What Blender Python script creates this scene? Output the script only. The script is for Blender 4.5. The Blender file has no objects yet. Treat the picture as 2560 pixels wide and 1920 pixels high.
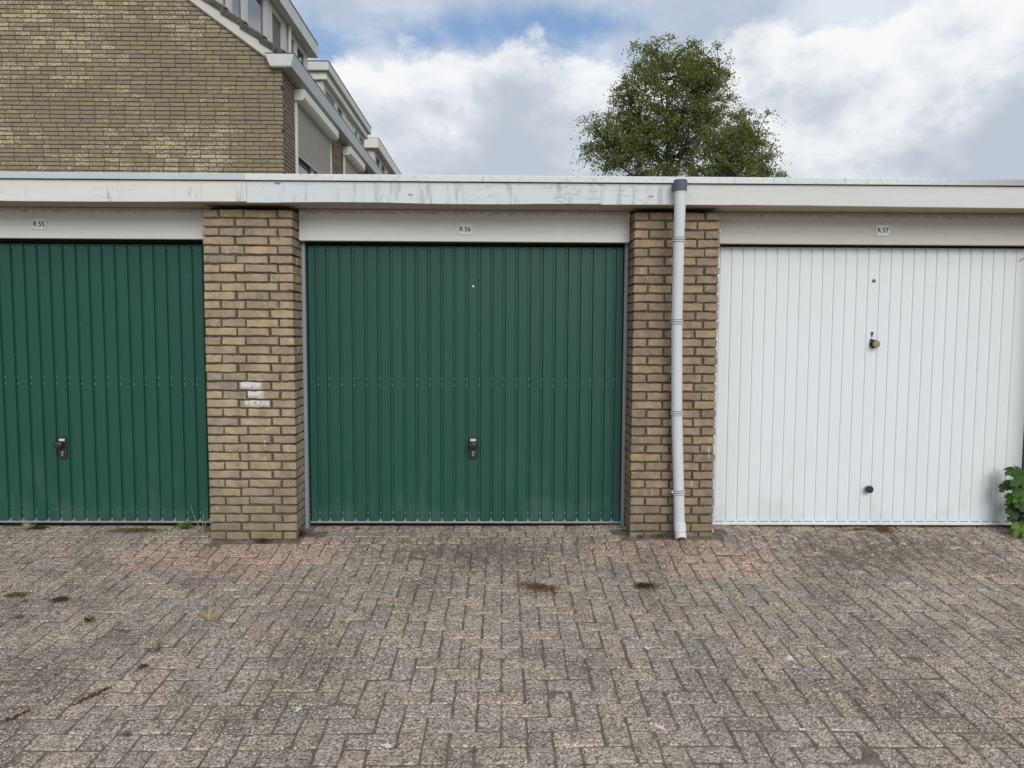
import bpy, bmesh, math, random
import numpy as np
from mathutils import Vector, Matrix

random.seed(7)
rng = np.random.default_rng(7)
scene = bpy.context.scene
COL = scene.collection

# ------------------------------------------------------------------ camera
PITCH, YAW, ROLL, CAM_D, CAM_H = 0.0687432, 0.0134065, 0.0045915, 4.97758, 1.44144
FPX = 1800.0                                  # focal length for a 2560 px wide picture
def cam_axes():
    cy, sy, cp, sp = math.cos(YAW), math.sin(YAW), math.cos(PITCH), math.sin(PITCH)
    F = Vector((sy*cp, cy*cp, -sp)); R = Vector((cy, -sy, 0)); U = R.cross(F)
    c, s = math.cos(ROLL), math.sin(ROLL)
    return F, R*c + U*s, U*c - R*s
CF, CR, CU = cam_axes()
CP = Vector((0, -CAM_D, CAM_H))
cam_data = bpy.data.cameras.new('camera')
cam_data.sensor_fit = 'HORIZONTAL'; cam_data.sensor_width = 36.0
cam_data.lens = FPX/2560*36.0
cam_data.clip_start = 0.05; cam_data.clip_end = 3000
cam = bpy.data.objects.new('camera', cam_data); COL.objects.link(cam)
cam.matrix_world = Matrix(((CR.x, CU.x, -CF.x, CP.x), (CR.y, CU.y, -CF.y, CP.y), (CR.z, CU.z, -CF.z, CP.z), (0, 0, 0, 1)))
scene.camera = cam

# ------------------------------------------------------------------ light
SUN = Vector((0.25, -0.82, 0.50)).normalized()
SKY_STRENGTH = 0.10
sun_data = bpy.data.lights.new('sun', 'SUN')
sun_data.energy = 1.8; sun_data.angle = math.radians(36); sun_data.color = (1.0, 0.985, 0.96)
sun = bpy.data.objects.new('sun', sun_data); COL.objects.link(sun)
sun.rotation_euler = SUN.to_track_quat('Z', 'Y').to_euler()

scene.view_settings.view_transform = 'Standard'
scene.view_settings.look = 'None'
scene.view_settings.exposure = 0.0
scene.view_settings.gamma = 1.0
scene.view_settings.use_curve_mapping = False
scene.cycles.max_bounces = 6
scene.cycles.diffuse_bounces = 4

# ------------------------------------------------------------------ node helper
def lin(r, g, b, k=1.0):
    def f(c):
        c /= 255.0
        return c/12.92 if c <= 0.04045 else ((c+0.055)/1.055)**2.4
    return (f(r)*k, f(g)*k, f(b)*k, 1.0)

class NT:
    """small wrapper that wires shader nodes"""
    def __init__(s, tree): s.t = tree; s.n = tree.nodes; s.l = tree.links
    def node(s, typ, **kw):
        nd = s.n.new(typ)
        for k, v in kw.items(): setattr(nd, k, v)
        return nd
    def put(s, sock, v):
        if hasattr(v, 'links') or isinstance(v, bpy.types.NodeSocket): s.l.new(v, sock)
        elif v is not None: sock.default_value = v
    def pos(s): return s.node('ShaderNodeNewGeometry').outputs['Position']
    def obj(s): return s.node('ShaderNodeTexCoord').outputs['Object']
    def rnd(s):
        a = s.node('ShaderNodeObjectInfo').outputs['Random']; b = s.node('ShaderNodeNewGeometry').outputs['Random Per Island']
        return s.math('FRACT', s.math('ADD', a, b))
    def math(s, op, a, b=None, c=None, clamp=False):
        nd = s.node('ShaderNodeMath', operation=op, use_clamp=clamp)
        s.put(nd.inputs[0], a)
        if b is not None: s.put(nd.inputs[1], b)
        if c is not None: s.put(nd.inputs[2], c)
        return nd.outputs[0]
    def vmath(s, op, a, b=None):
        nd = s.node('ShaderNodeVectorMath', operation=op); s.put(nd.inputs[0], a)
        if b is not None: s.put(nd.inputs[1], b)
        return nd.outputs['Value' if op in ('DOT_PRODUCT', 'LENGTH', 'DISTANCE') else 'Vector']
    def sep(s, v):
        nd = s.node('ShaderNodeSeparateXYZ'); s.put(nd.inputs[0], v); return nd.outputs
    def comb(s, x, y, z):
        nd = s.node('ShaderNodeCombineXYZ')
        for i, v in enumerate((x, y, z)): s.put(nd.inputs[i], v)
        return nd.outputs[0]
    def noise(s, vec, scale, detail=3, rough=0.5, dist=0.0, w=None):
        nd = s.node('ShaderNodeTexNoise')
        if w is not None: nd.noise_dimensions = '4D'; s.put(nd.inputs['W'], w)
        s.put(nd.inputs['Vector'], vec); nd.inputs['Scale'].default_value = scale
        nd.inputs['Detail'].default_value = detail; nd.inputs['Roughness'].default_value = rough
        nd.inputs['Distortion'].default_value = dist
        return nd.outputs['Fac']
    def voro(s, vec, scale, feature='F1', rand=1.0):
        nd = s.node('ShaderNodeTexVoronoi', feature=feature)
        s.put(nd.inputs['Vector'], vec); nd.inputs['Scale'].default_value = scale
        nd.inputs['Randomness'].default_value = rand
        return nd.outputs
    def ramp(s, fac, stops, interp='LINEAR'):
        nd = s.node('ShaderNodeValToRGB'); cr = nd.color_ramp; cr.interpolation = interp
        while len(cr.elements) < len(stops): cr.elements.new(0.5)
        for e, (p, c) in zip(cr.elements, stops):
            e.position = p; e.color = c if not isinstance(c, (int, float)) else (c, c, c, 1)
        s.put(nd.inputs[0], fac); return nd.outputs[0]
    def step(s, v, a, b):
        nd = s.node('ShaderNodeMapRange', clamp=True, interpolation_type='SMOOTHSTEP')
        s.put(nd.inputs[0], v); nd.inputs[1].default_value = a; nd.inputs[2].default_value = b
        return nd.outputs[0]
    def mix(s, fac, a, b, mode='MIX'):
        nd = s.node('ShaderNodeMix', data_type='RGBA', blend_type=mode, clamp_factor=True)
        s.put(nd.inputs[0], fac); s.put(nd.inputs[6], a); s.put(nd.inputs[7], b); return nd.outputs[2]
    def mul(s, col, v):
        return s.mix(1.0, col, s.comb(v, v, v), 'MULTIPLY')
    def bump(s, h, strength, dist=0.01):
        nd = s.node('ShaderNodeBump'); nd.inputs['Strength'].default_value = strength
        nd.inputs['Distance'].default_value = dist; s.put(nd.inputs['Height'], h); return nd.outputs[0]
    def box_mask(s, p, x0, x1, z0, z1, soft):
        """soft window in world X and Z"""
        o = s.sep(p)
        return s.math('MULTIPLY', s.math('MULTIPLY', s.step(o[0], x0-soft, x0+soft), s.step(o[0], x1+soft, x1-soft)),
                      s.math('MULTIPLY', s.step(o[2], z0-soft, z0+soft), s.step(o[2], z1+soft, z1-soft)))

def material(name, rough=0.6, metal=0.0, spec=0.4):
    m = bpy.data.materials.new(name); m.use_nodes = True
    n = NT(m.node_tree); b = m.node_tree.nodes['Principled BSDF']
    b.inputs['Roughness'].default_value = rough; b.inputs['Metallic'].default_value = metal
    b.inputs['Specular IOR Level'].default_value = spec
    return m, n, b
def paint(name, col, rough=0.5, metal=0.0, var=0.08, scale=6.0, spec=0.4, speck=0.0):
    m, n, b = material(name, rough, metal, spec)
    p = n.pos(); f = n.noise(p, scale, 5, 0.6)
    c = n.mul(col, n.math('MULTIPLY_ADD', f, 2*var, 1-var))
    if speck:
        g = n.noise(p, 90, 2, 0.5)
        c = n.mix(n.math('MULTIPLY', n.step(g, 0.62, 0.7), speck), c, lin(110, 108, 100))
    n.put(b.inputs['Base Color'], c)
    return m

# ------------------------------------------------------------------ world: blue sky with broken cloud
def build_world():
    w = bpy.data.worlds.new('World'); scene.world = w; w.use_nodes = True
    n = NT(w.node_tree); bg = w.node_tree.nodes['Background']
    sky = n.node('ShaderNodeTexSky', sky_type='NISHITA'); sky.sun_disc = False
    sky.sun_elevation = math.asin(SUN.z); sky.sun_rotation = math.atan2(SUN.x, SUN.y)
    sky.air_density = 1.0; sky.dust_density = 1.0; sky.ozone_density = 1.6
    d = n.vmath('NORMALIZE', n.node('ShaderNodeTexCoord').outputs['Generated'])
    dz = n.sep(d)[2]
    sq = n.vmath('MULTIPLY', d, (1.0, 1.0, 1.35))
    warp = n.noise(sq, 2.2, 3, 0.5)
    v = n.vmath('ADD', sq, n.comb(n.math('MULTIPLY', warp, 0.25), n.math('MULTIPLY', warp, 0.2), 0.0))
    big = n.noise(v, 3.1, 2, 0.5)
    fine = n.noise(v, 7.5, 9, 0.58)
    edge = n.noise(v, 26.0, 8, 0.62)
    cov = n.math('ADD', n.math('MULTIPLY', big, 0.55), n.math('MULTIPLY', fine, 0.45))
    cov = n.math('ADD', cov, n.math('MULTIPLY', n.math('SUBTRACT', edge, 0.5), 0.16))
    cov = n.math('ADD', cov, 0.15)
    # the gaps of open sky seen above the garages
    for (x, y, z), wd, ht, a in (((-0.074, 0.9208, 0.372), 0.115, 0.036, 0.25), ((-0.215, 0.9113, 0.345), 0.045, 0.034, 0.22),
                             ((0.094, 0.9169, 0.385), 0.08, 0.026, 0.19), ((0.39, 0.8543, 0.352), 0.08, 0.024, 0.17)):
        dx = n.vmath('SUBTRACT', d, (x, y, z)); o = n.sep(dx)
        r2 = n.math('ADD', n.math('POWER', n.math('DIVIDE', o[0], wd), 2.0), n.math('POWER', n.math('DIVIDE', o[2], ht), 2.0))
        fr = n.math('GREATER_THAN', n.sep(d)[1], 0.0)
        cov = n.math('SUBTRACT', cov, n.math('MULTIPLY', n.math('MULTIPLY', n.math('EXPONENT', n.math('MULTIPLY', r2, -1.0)), a), fr))
    m1 = n.math('MULTIPLY', n.step(cov, 0.42, 0.62), 0.88)
    # a bank of cumulus round the horizon with a crisp, billowing top
    billow = n.math('ADD', n.math('MULTIPLY', n.noise(n.vmath('ADD', sq, (0.3, 2.2, 0.9)), 3.6, 2, 0.5), 0.16),
                    n.math('ADD', n.math('MULTIPLY', n.noise(sq, 15.0, 9, 0.62), 0.10), n.math('MULTIPLY', n.voro(n.vmath('ADD', sq, n.comb(n.math('MULTIPLY', edge, 0.05), n.math('MULTIPLY', edge, 0.05), 0.0)), 17.0)['Distance'], -0.035)))
    depth = n.math('SUBTRACT', n.math('ADD', billow, 0.243), dz)
    m2 = n.step(depth, -0.006, 0.016)
    s1 = n.noise(n.vmath('ADD', v, (3.1, 1.7, 0.4)), 3.6, 5, 0.5)
    s2 = n.noise(n.vmath('ADD', v, (0.0, 0.0, 0.06)), 10.0, 8, 0.6)
    sh = n.math('ADD', n.math('MULTIPLY', s1, 0.58), n.math('MULTIPLY', s2, 0.42))
    k = 1.0/SKY_STRENGTH
    grey, mid, white = (0.52*k, 0.58*k, 0.66*k, 1), (0.67*k, 0.71*k, 0.78*k, 1), (0.93*k, 0.945*k, 0.96*k, 1)
    rim = n.math('MULTIPLY', n.step(depth, 0.10, 0.01), 0.10)
    base_ = n.math('MULTIPLY', n.step(dz, 0.30, 0.17), -0.06)
    cc = n.ramp(n.step(n.math('ADD', n.math('ADD', sh, rim), base_), 0.43, 0.66), [(0.0, grey), (0.42, mid), (1.0, white)])
    thin = n.ramp(n.step(sh, 0.40, 0.62), [(0.0, (0.50*k, 0.57*k, 0.68*k, 1)), (1.0, (0.82*k, 0.86*k, 0.92*k, 1))])
    blue = n.mix(0.40, sky.outputs[0], (0.80*k, 0.90*k, 1.0*k, 1))
    blue = n.mix(1.0, blue, (0.56, 0.74, 0.97, 1), 'MULTIPLY')
    c = n.mix(m2, n.mix(m1, blue, thin), cc)
    low = n.step(dz, 0.0, -0.03)
    c = n.mix(low, c, (0.30*k, 0.29*k, 0.27*k, 1))
    n.put(bg.inputs['Color'], c); bg.inputs['Strength'].default_value = SKY_STRENGTH
build_world()

# ------------------------------------------------------------------ mesh helpers
class MB:
    def __init__(s): s.v = []; s.f = []
    def add(s, vs, fs):
        o = len(s.v); s.v += [tuple(p) for p in vs]; s.f += [tuple(i+o for i in f) for f in fs]; return s
    def box(s, x0, x1, y0, y1, z0, z1):
        return s.add([(x0,y0,z0),(x1,y0,z0),(x1,y1,z0),(x0,y1,z0),(x0,y0,z1),(x1,y0,z1),(x1,y1,z1),(x0,y1,z1)],
                     [(0,3,2,1),(4,5,6,7),(0,1,5,4),(1,2,6,5),(2,3,7,6),(3,0,4,7)])
    def bbox(s, x0, x1, y0, y1, z0, z1, b):
        """box with chamfered edges on all 12 edges"""
        vs = []; idx = {}
        X, Y, Z = (x0, x1), (y0, y1), (z0, z1)
        def P(i, j, k, ax):
            key = (i, j, k, ax)
            if key not in idx:
                c = [X[i], Y[j], Z[k]]; sg = [(1, -1)[i], (1, -1)[j], (1, -1)[k]]
                for a in range(3):
                    if a != ax: c[a] += sg[a]*b
                idx[key] = len(vs); vs.append(tuple(c))
            return idx[key]
        fs = []
        for ax in range(3):
            a1, a2 = [a for a in range(3) if a != ax]
            for e in (0, 1):
                q = []
                for u, w in ((0, 0), (1, 0), (1, 1), (0, 1)):
                    c = [0, 0, 0]; c[ax] = e; c[a1] = u; c[a2] = w
                    q.append(P(*c, ax))
                fs.append(tuple(q))
        for ax in range(3):
            a1, a2 = [a for a in range(3) if a != ax]
            for u in (0, 1):
                for w in (0, 1):
                    c0 = [0, 0, 0]; c1 = [0, 0, 0]; c0[a1] = c1[a1] = u; c0[a2] = c1[a2] = w; c1[ax] = 1
                    fs.append((P(*c0, a1), P(*c1, a1), P(*c1, a2), P(*c0, a2)))
        for i in (0, 1):
            for j in (0, 1):
                for k in (0, 1): fs.append((P(i, j, k, 0), P(i, j, k, 1), P(i, j, k, 2)))
        return s.add(vs, fs)
    def prism(s, prof, axis, a, b):
        """closed profile swept from a to b along axis ('x','y','z'); profile gives the other two coordinates in order"""
        n = len(prof)
        def mk(p, t):
            return {'x': (t, p[0], p[1]), 'y': (p[0], t, p[1]), 'z': (p[0], p[1], t)}[axis]
        vs = [mk(p, a) for p in prof] + [mk(p, b) for p in prof]
        fs = [(i, (i+1) % n, (i+1) % n + n, i+n) for i in range(n)] + [tuple(range(n))[::-1], tuple(range(n, 2*n))]
        return s.add(vs, fs)
    def tube(s, pts, rad, n=8, cap=True):
        pts = [Vector(p) for p in pts]; rings = []
        if not hasattr(rad, '__len__'): rad = [rad]*len(pts)
        base = len(s.v)
        t0 = (pts[1]-pts[0]).normalized()
        ref = Vector((0, 0, 1)) if abs(t0.z) < 0.9 else Vector((0, 1, 0))
        for i, p in enumerate(pts):
            t = (pts[min(i+1, len(pts)-1)] - pts[max(i-1, 0)])
            t = t.normalized() if t.length > 1e-9 else t0
            a = t.cross(ref).normalized(); b = t.cross(a)
            for k in range(n):
                an = 2*math.pi*k/n; s.v.append(tuple(p + (a*math.cos(an) + b*math.sin(an))*rad[i]))
        for i in range(len(pts)-1):
            for k in range(n):
                s.f.append((base+i*n+k, base+i*n+(k+1) % n, base+(i+1)*n+(k+1) % n, base+(i+1)*n+k))
        if cap:
            s.f.append(tuple(base+k for k in range(n))[::-1]); s.f.append(tuple(base+(len(pts)-1)*n+k for k in range(n)))
        return s
    def lathe(s, prof, origin, axis='y', n=20):
        """profile of (radius, distance along axis) turned round an axis through origin; axis 'y' runs towards -Y (out of a wall)"""
        base = len(s.v); o = Vector(origin)
        for r, h in prof:
            for k in range(n):
                a = 2*math.pi*k/n
                if axis == 'y': s.v.append((o.x+r*math.cos(a), o.y-h, o.z+r*math.sin(a)))
                else: s.v.append((o.x+r*math.cos(a), o.y+r*math.sin(a), o.z+h))
        for i in range(len(prof)-1):
            for k in range(n):
                s.f.append((base+i*n+k, base+i*n+(k+1) % n, base+(i+1)*n+(k+1) % n, base+(i+1)*n+k))
        s.f.append(tuple(base+k for k in range(n))[::-1]); s.f.append(tuple(base+(len(prof)-1)*n+k for k in range(n)))
        return s
    def mesh(s, name, mat=None, smooth=False):
        me = bpy.data.meshes.new(name); me.from_pydata(s.v, [], s.f); me.validate()
        bm = bmesh.new(); bm.from_mesh(me); bmesh.ops.recalc_face_normals(bm, faces=bm.faces); bm.to_mesh(me); bm.free()
        if smooth:
            me.polygons.foreach_set('use_smooth', [True]*len(me.polygons))
        if mat: me.materials.append(mat)
        return me
    def build(s, name, mat, parent=None, smooth=False, loc=None):
        return put(name, s.mesh(name, mat, smooth), parent, loc)

def put(name, me, parent=None, loc=None, rot=None, mat=None):
    o = bpy.data.objects.new(name, me); COL.objects.link(o)
    if parent is not None: o.parent = parent
    if loc is not None: o.location = loc
    if rot is not None: o.rotation_euler = rot
    return o
def auto_smooth(o, deg=35):
    me = o.data
    me.polygons.foreach_set('use_smooth', [True]*len(me.polygons))
    me.set_sharp_from_angle(angle=math.radians(deg))
    return o
def tag(o, label, cat, group=None, kind=None):
    o['label'] = label; o['category'] = cat
    if group: o['group'] = group
    if kind: o['kind'] = kind
    return o
def thing(name, label, cat, loc=(0, 0, 0), group=None):
    o = bpy.data.objects.new(name, None); COL.objects.link(o); o.empty_display_size = 0.1
    o.location = loc
    return tag(o, label, cat, group)
def structure(o): o['kind'] = 'structure'; return o
def stuff(o): o['kind'] = 'stuff'; return o

# ------------------------------------------------------------------ materials
def mat_pillar_brick(name='pillar_brick', tones=None, paintmarks=True, algae=True):
    m, n, b = material(name, 0.92, spec=0.2)
    p = n.pos(); r = n.rnd()
    tones = tones or [lin(166,149,118), lin(159,142,114), lin(155,138,111), lin(168,150,116), lin(151,137,114), lin(162,145,115), lin(171,152,117), lin(157,141,115)]
    base = n.ramp(r, [(i/len(tones), t) for i, t in enumerate(tones)], 'CONSTANT')
    off = n.vmath('ADD', p, n.comb(n.math('MULTIPLY', r, 13.0), n.math('MULTIPLY', r, 7.0), n.math('MULTIPLY', r, 29.0)))
    blot = n.noise(off, 14, 5, 0.62)
    base = n.mul(base, n.math('MULTIPLY_ADD', blot, 1.0, 0.54))
    base = n.mix(n.math('MULTIPLY', n.step(n.noise(off, 9, 3, 0.5), 0.52, 0.68), 0.45), base, lin(120,112,98))
    base = n.mix(n.math('MULTIPLY', n.step(n.noise(n.vmath('MULTIPLY', off, (1, 1, 0.35)), 42, 3, 0.5), 0.58, 0.72), 0.45), base, lin(186,168,128))
    grain = n.noise(p, 240, 2, 0.6)
    base = n.mul(base, n.math('MULTIPLY_ADD', grain, 0.5, 0.76))
    if algae:
        z = n.sep(p)[2]
        g = n.math('MULTIPLY', n.step(n.math('ADD', z, n.math('MULTIPLY', n.noise(p, 3.2, 4, 0.6), 0.5)), 0.72, 0.30), 0.62)
        base = n.mix(g, base, n.mul(lin(124,115,94), n.math('MULTIPLY_ADD', n.noise(p, 20, 4, 0.6), 0.7, 0.66)))
    base = n.mix(1.0, base, (0.985, 0.975, 1.03, 1), 'MULTIPLY')
    base = n.mul(base, n.math('MULTIPLY_ADD', n.noise(n.vmath('MULTIPLY', p, (1, 1, 0.6)), 6.5, 6, 0.75), 0.9, 0.58))
    # small mortar and paint specks
    sp = n.step(n.noise(p, 52, 1, 0.4), 0.745, 0.775)
    base = n.mix(n.math('MULTIPLY', sp, 0.8), base, lin(214,204,182))
    if paintmarks:
        pn = n.noise(p, 38, 7, 0.72)
        for x0, x1, z0, z1, th in ((-1.805, -1.665, 1.066, 1.114, 0.405), (-1.762, -1.652, 1.004, 1.054, 0.395), (-1.775, -1.608, 0.942, 0.992, 0.43)):
            mk = n.math('MULTIPLY', n.box_mask(p, x0, x1, z0, z1, 0.016), n.step(pn, th-0.05, th+0.11))
            base = n.mix(n.math('MULTIPLY', mk, 0.9), base, lin(226,226,220))
        mk = n.box_mask(p, -1.652, -1.646, 0.66, 0.70, 0.002); base = n.mix(mk, base, lin(232,224,200))
        mk = n.box_mask(p, 1.445, 1.450, 0.585, 0.665, 0.002); base = n.mix(mk, base, lin(228,222,205))
        mk = n.box_mask(p, 1.33, 1.335, 0.39, 0.44, 0.002); base = n.mix(mk, base, lin(228,222,205))
    n.put(b.inputs['Base Color'], base)
    h = n.math('ADD', n.math('MULTIPLY', n.noise(p, 95, 4, 0.65), 0.7), n.math('MULTIPLY', blot, 0.5))
    n.put(b.inputs['Normal'], n.bump(h, 0.7, 0.005))
    return m
M = {}
M['brick'] = mat_pillar_brick()
M['brick_right'] = mat_pillar_brick('pillar_brick_brown', [lin(152,134,106), lin(143,125,101), lin(137,121,99), lin(155,136,105), lin(139,122,100), lin(147,129,103), lin(158,138,105), lin(142,125,102)])

def mat_gable():
    m, n, b = material('gable_brick', 0.92, spec=0.2)
    p = n.pos(); r = n.rnd()
    tones = [lin(146,134,108), lin(139,128,104), lin(149,136,106), lin(138,129,109), lin(148,134,104), lin(142,130,105), lin(147,135,109), lin(140,127,103)]
    base = n.ramp(r, [(i/len(tones), t) for i, t in enumerate(tones)], 'CONSTANT')
    off = n.vmath('ADD', p, n.comb(n.math('MULTIPLY', r, 11.0), 0.0, n.math('MULTIPLY', r, 23.0)))
    base = n.mul(base, n.math('MULTIPLY_ADD', n.noise(off, 12, 5, 0.6), 0.5, 0.80))
    # the grey skin has flaked off and shows the yellow body, more so left and in the middle heights
    fl = n.noise(n.vmath('MULTIPLY', off, (0.9, 1, 1.0)), 34, 6, 0.68)
    o = n.sep(p)
    zone = n.math('MULTIPLY', n.step(o[0], -3.4, -4.3), n.step(n.noise(p, 1.1, 3, 0.6), 0.22, 0.66))
    zone = n.math('ADD', zone, n.math('MULTIPLY', n.math('MULTIPLY', n.step(o[2], 4.7, 4.4), n.step(o[2], 3.4, 3.8)), 0.20))
    th = n.math('SUBTRACT', 0.69, n.math('MULTIPLY', zone, 0.175))
    th = n.math('ADD', th, n.math('MULTIPLY', n.math('SUBTRACT', n.math('FRACT', n.math('MULTIPLY', r, 9.7)), 0.5), 0.15))
    mk = n.step(n.math('SUBTRACT', fl, th), 0.0, 0.03)
    yel = n.mix(n.noise(off, 30, 3, 0.5), lin(196,182,140), lin(214,203,166))
    base = n.mix(n.math('MULTIPLY', mk, 0.82), base, yel)
    base = n.mix(1.0, n.mul(base, n.math('MULTIPLY_ADD', n.noise(p, 120, 2, 0.6), 0.4, 0.80)), (0.985, 0.97, 1.02, 1), 'MULTIPLY')
    n.put(b.inputs['Base Color'], base)
    n.put(b.inputs['Normal'], n.bump(n.noise(p, 70, 4, 0.6), 0.4, 0.004))
    return m
M['gable'] = mat_gable()

def mat_mortar(name, c):
    m, n, b = material(name, 0.95, spec=0.15)
    p = n.pos()
    col = n.mul(c, n.math('MULTIPLY_ADD', n.noise(p, 26, 6, 0.78), 1.5, 0.30))
    n.put(b.inputs['Base Color'], col); n.put(b.inputs['Normal'], n.bump(n.noise(p, 160, 3, 0.6), 0.7, 0.004))
    return m
M['mortar'] = mat_mortar('mortar', lin(90,81,72))
M['gable_mortar'] = mat_mortar('gable_mortar', lin(98,88,74))

def mat_paver():
    m, n, b = material('paver_concrete', 0.9, spec=0.25)
    p = n.pos(); r = n.rnd(); o = n.sep(p)
    tones = [lin(158,145,133), lin(153,141,130), lin(156,143,130), lin(152,142,133), lin(160,148,135), lin(154,142,132), lin(157,144,130), lin(150,139,129)]
    base = n.ramp(r, [(i/len(tones), t) for i, t in enumerate(tones)], 'CONSTANT')
    # pink-red blocks laid round the two pillars and a few strays
    def blob(cx, cy, rx, ry):
        a = n.math('POWER', n.math('DIVIDE', n.math('SUBTRACT', o[0], cx), rx), 2.0); c = n.math('POWER', n.math('DIVIDE', n.math('SUBTRACT', o[1], cy), ry), 2.0)
        return n.math('EXPONENT', n.math('MULTIPLY', n.math('ADD', a, c), -1.0))
    red = n.math('MAXIMUM', blob(-1.75, -0.22, 0.85, 0.42), blob(1.15, -0.25, 0.72, 0.38))
    red = n.math('ADD', red, n.math('MULTIPLY', n.math('SUBTRACT', n.math('FRACT', n.math('MULTIPLY', r, 17.3)), 0.5), 0.34))
    redm = n.step(red, 0.38, 0.62)
    rc = n.mix(n.math('FRACT', n.math('MULTIPLY', r, 5.7)), lin(184,154,140), lin(168,138,126))
    base = n.mix(n.math('MULTIPLY', redm, 0.70), base, rc)
    stray = n.math('GREATER_THAN', n.math('FRACT', n.math('MULTIPLY', r, 41.7)), 0.90)
    base = n.mix(n.math('MULTIPLY', stray, 0.3), base, lin(176,150,138))
    bluish = n.math('GREATER_THAN', n.math('FRACT', n.math('MULTIPLY', r, 73.1)), 0.93)
    base = n.mix(n.math('MULTIPLY', bluish, 0.3), base, lin(122,122,126))
    # worn, dirty film in broad patches
    dirt = n.noise(p, 1.3, 5, 0.62)
    base = n.mix(n.math('MULTIPLY', n.step(dirt, 0.46, 0.64), 0.58), base, lin(110,102,93))
    film = n.noise(p, 9, 5, 0.7)
    base = n.mul(base, n.math('MULTIPLY_ADD', film, 0.95, 0.55))
    # exposed aggregate
    v1 = n.voro(p, 125); v2 = n.voro(p, 62)
    c1 = n.sep(v1['Color']); c2 = n.sep(v2['Color'])
    base = n.mul(base, n.math('MULTIPLY_ADD', c1[0], 1.25, 0.38))
    st = n.math('MULTIPLY', n.math('GREATER_THAN', c1[1], 0.80), n.step(v1['Distance'], 0.52, 0.36))
    base = n.mix(n.math('MULTIPLY', st, 0.85), base, n.mix(c1[2], lin(226,219,206), lin(186,170,150)))
    st2 = n.math('MULTIPLY', n.math('GREATER_THAN', c2[1], 0.86), n.step(v2['Distance'], 0.34, 0.26))
    base = n.mix(n.math('MULTIPLY', st2, 0.85), base, lin(226,221,210))
    dk = n.math('MULTIPLY', n.math('LESS_THAN', c1[1], 0.2), n.step(v1['Distance'], 0.55, 0.40))
    base = n.mix(n.math('MULTIPLY', dk, 0.6), base, lin(82,76,70))
    # black algae film blotches, stronger in front of the white door and the middle door
    film2 = n.step(n.noise(n.vmath('ADD', p, (1.7, 4.4, 0)), 4.4, 9, 0.82), 0.50, 0.62)
    base = n.mix(n.math('MULTIPLY', film2, 0.40), base, lin(96,88,80))
    al = n.math('MULTIPLY', n.math('MAXIMUM', blob(2.6, -0.1, 1.2, 0.45), blob(-0.3, -0.15, 0.9, 0.32)), 0.135)
    am = n.step(n.math('ADD', n.noise(p, 17, 8, 0.82), al), 0.585, 0.64)
    base = n.mix(n.math('MULTIPLY', am, 0.62), base, lin(84,77,68))
    lich = n.step(n.noise(n.vmath('ADD', p, (5.2, 1.1, 0)), 8, 8, 0.8), 0.645, 0.69)
    base = n.mix(n.math('MULTIPLY', lich, 0.55), base, lin(190,184,170))
    base = n.mix(1.0, base, (1.12, 1.085, 1.04, 1), 'MULTIPLY')
    n.put(b.inputs['Base Color'], base)
    h = n.math('ADD', n.math('MULTIPLY', n.math('SUBTRACT', 0.6, v1['Distance']), 0.8), n.math('MULTIPLY', n.noise(p, 30, 4, 0.7), 1.0))
    n.put(b.inputs['Normal'], n.bump(h, 0.55, 0.005))
    return m
M['paver'] = mat_paver()
def mat_soil():
    m, n, b = material('joint_soil', 0.97, spec=0.1)
    p = n.pos()
    c = n.ramp(n.noise(p, 22, 6, 0.7), [(0.28, lin(88,79,70)), (0.5, lin(116,106,94)), (0.72, lin(148,136,120))])
    c = n.mix(n.math('MULTIPLY', n.step(n.noise(p, 6, 4, 0.6), 0.6, 0.7), 0.5), c, lin(98,92,62))
    c = n.mul(c, n.math('MULTIPLY_ADD', n.noise(p, 150, 2, 0.6), 0.6, 0.7))
    n.put(b.inputs['Base Color'], c); n.put(b.inputs['Normal'], n.bump(n.noise(p, 120, 4, 0.7), 0.8, 0.006))
    return m
M['soil'] = mat_soil()
M['ground'] = paint('dry_ground', lin(128,120,106), 0.95, var=0.3, scale=2.0, spec=0.1)

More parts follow.
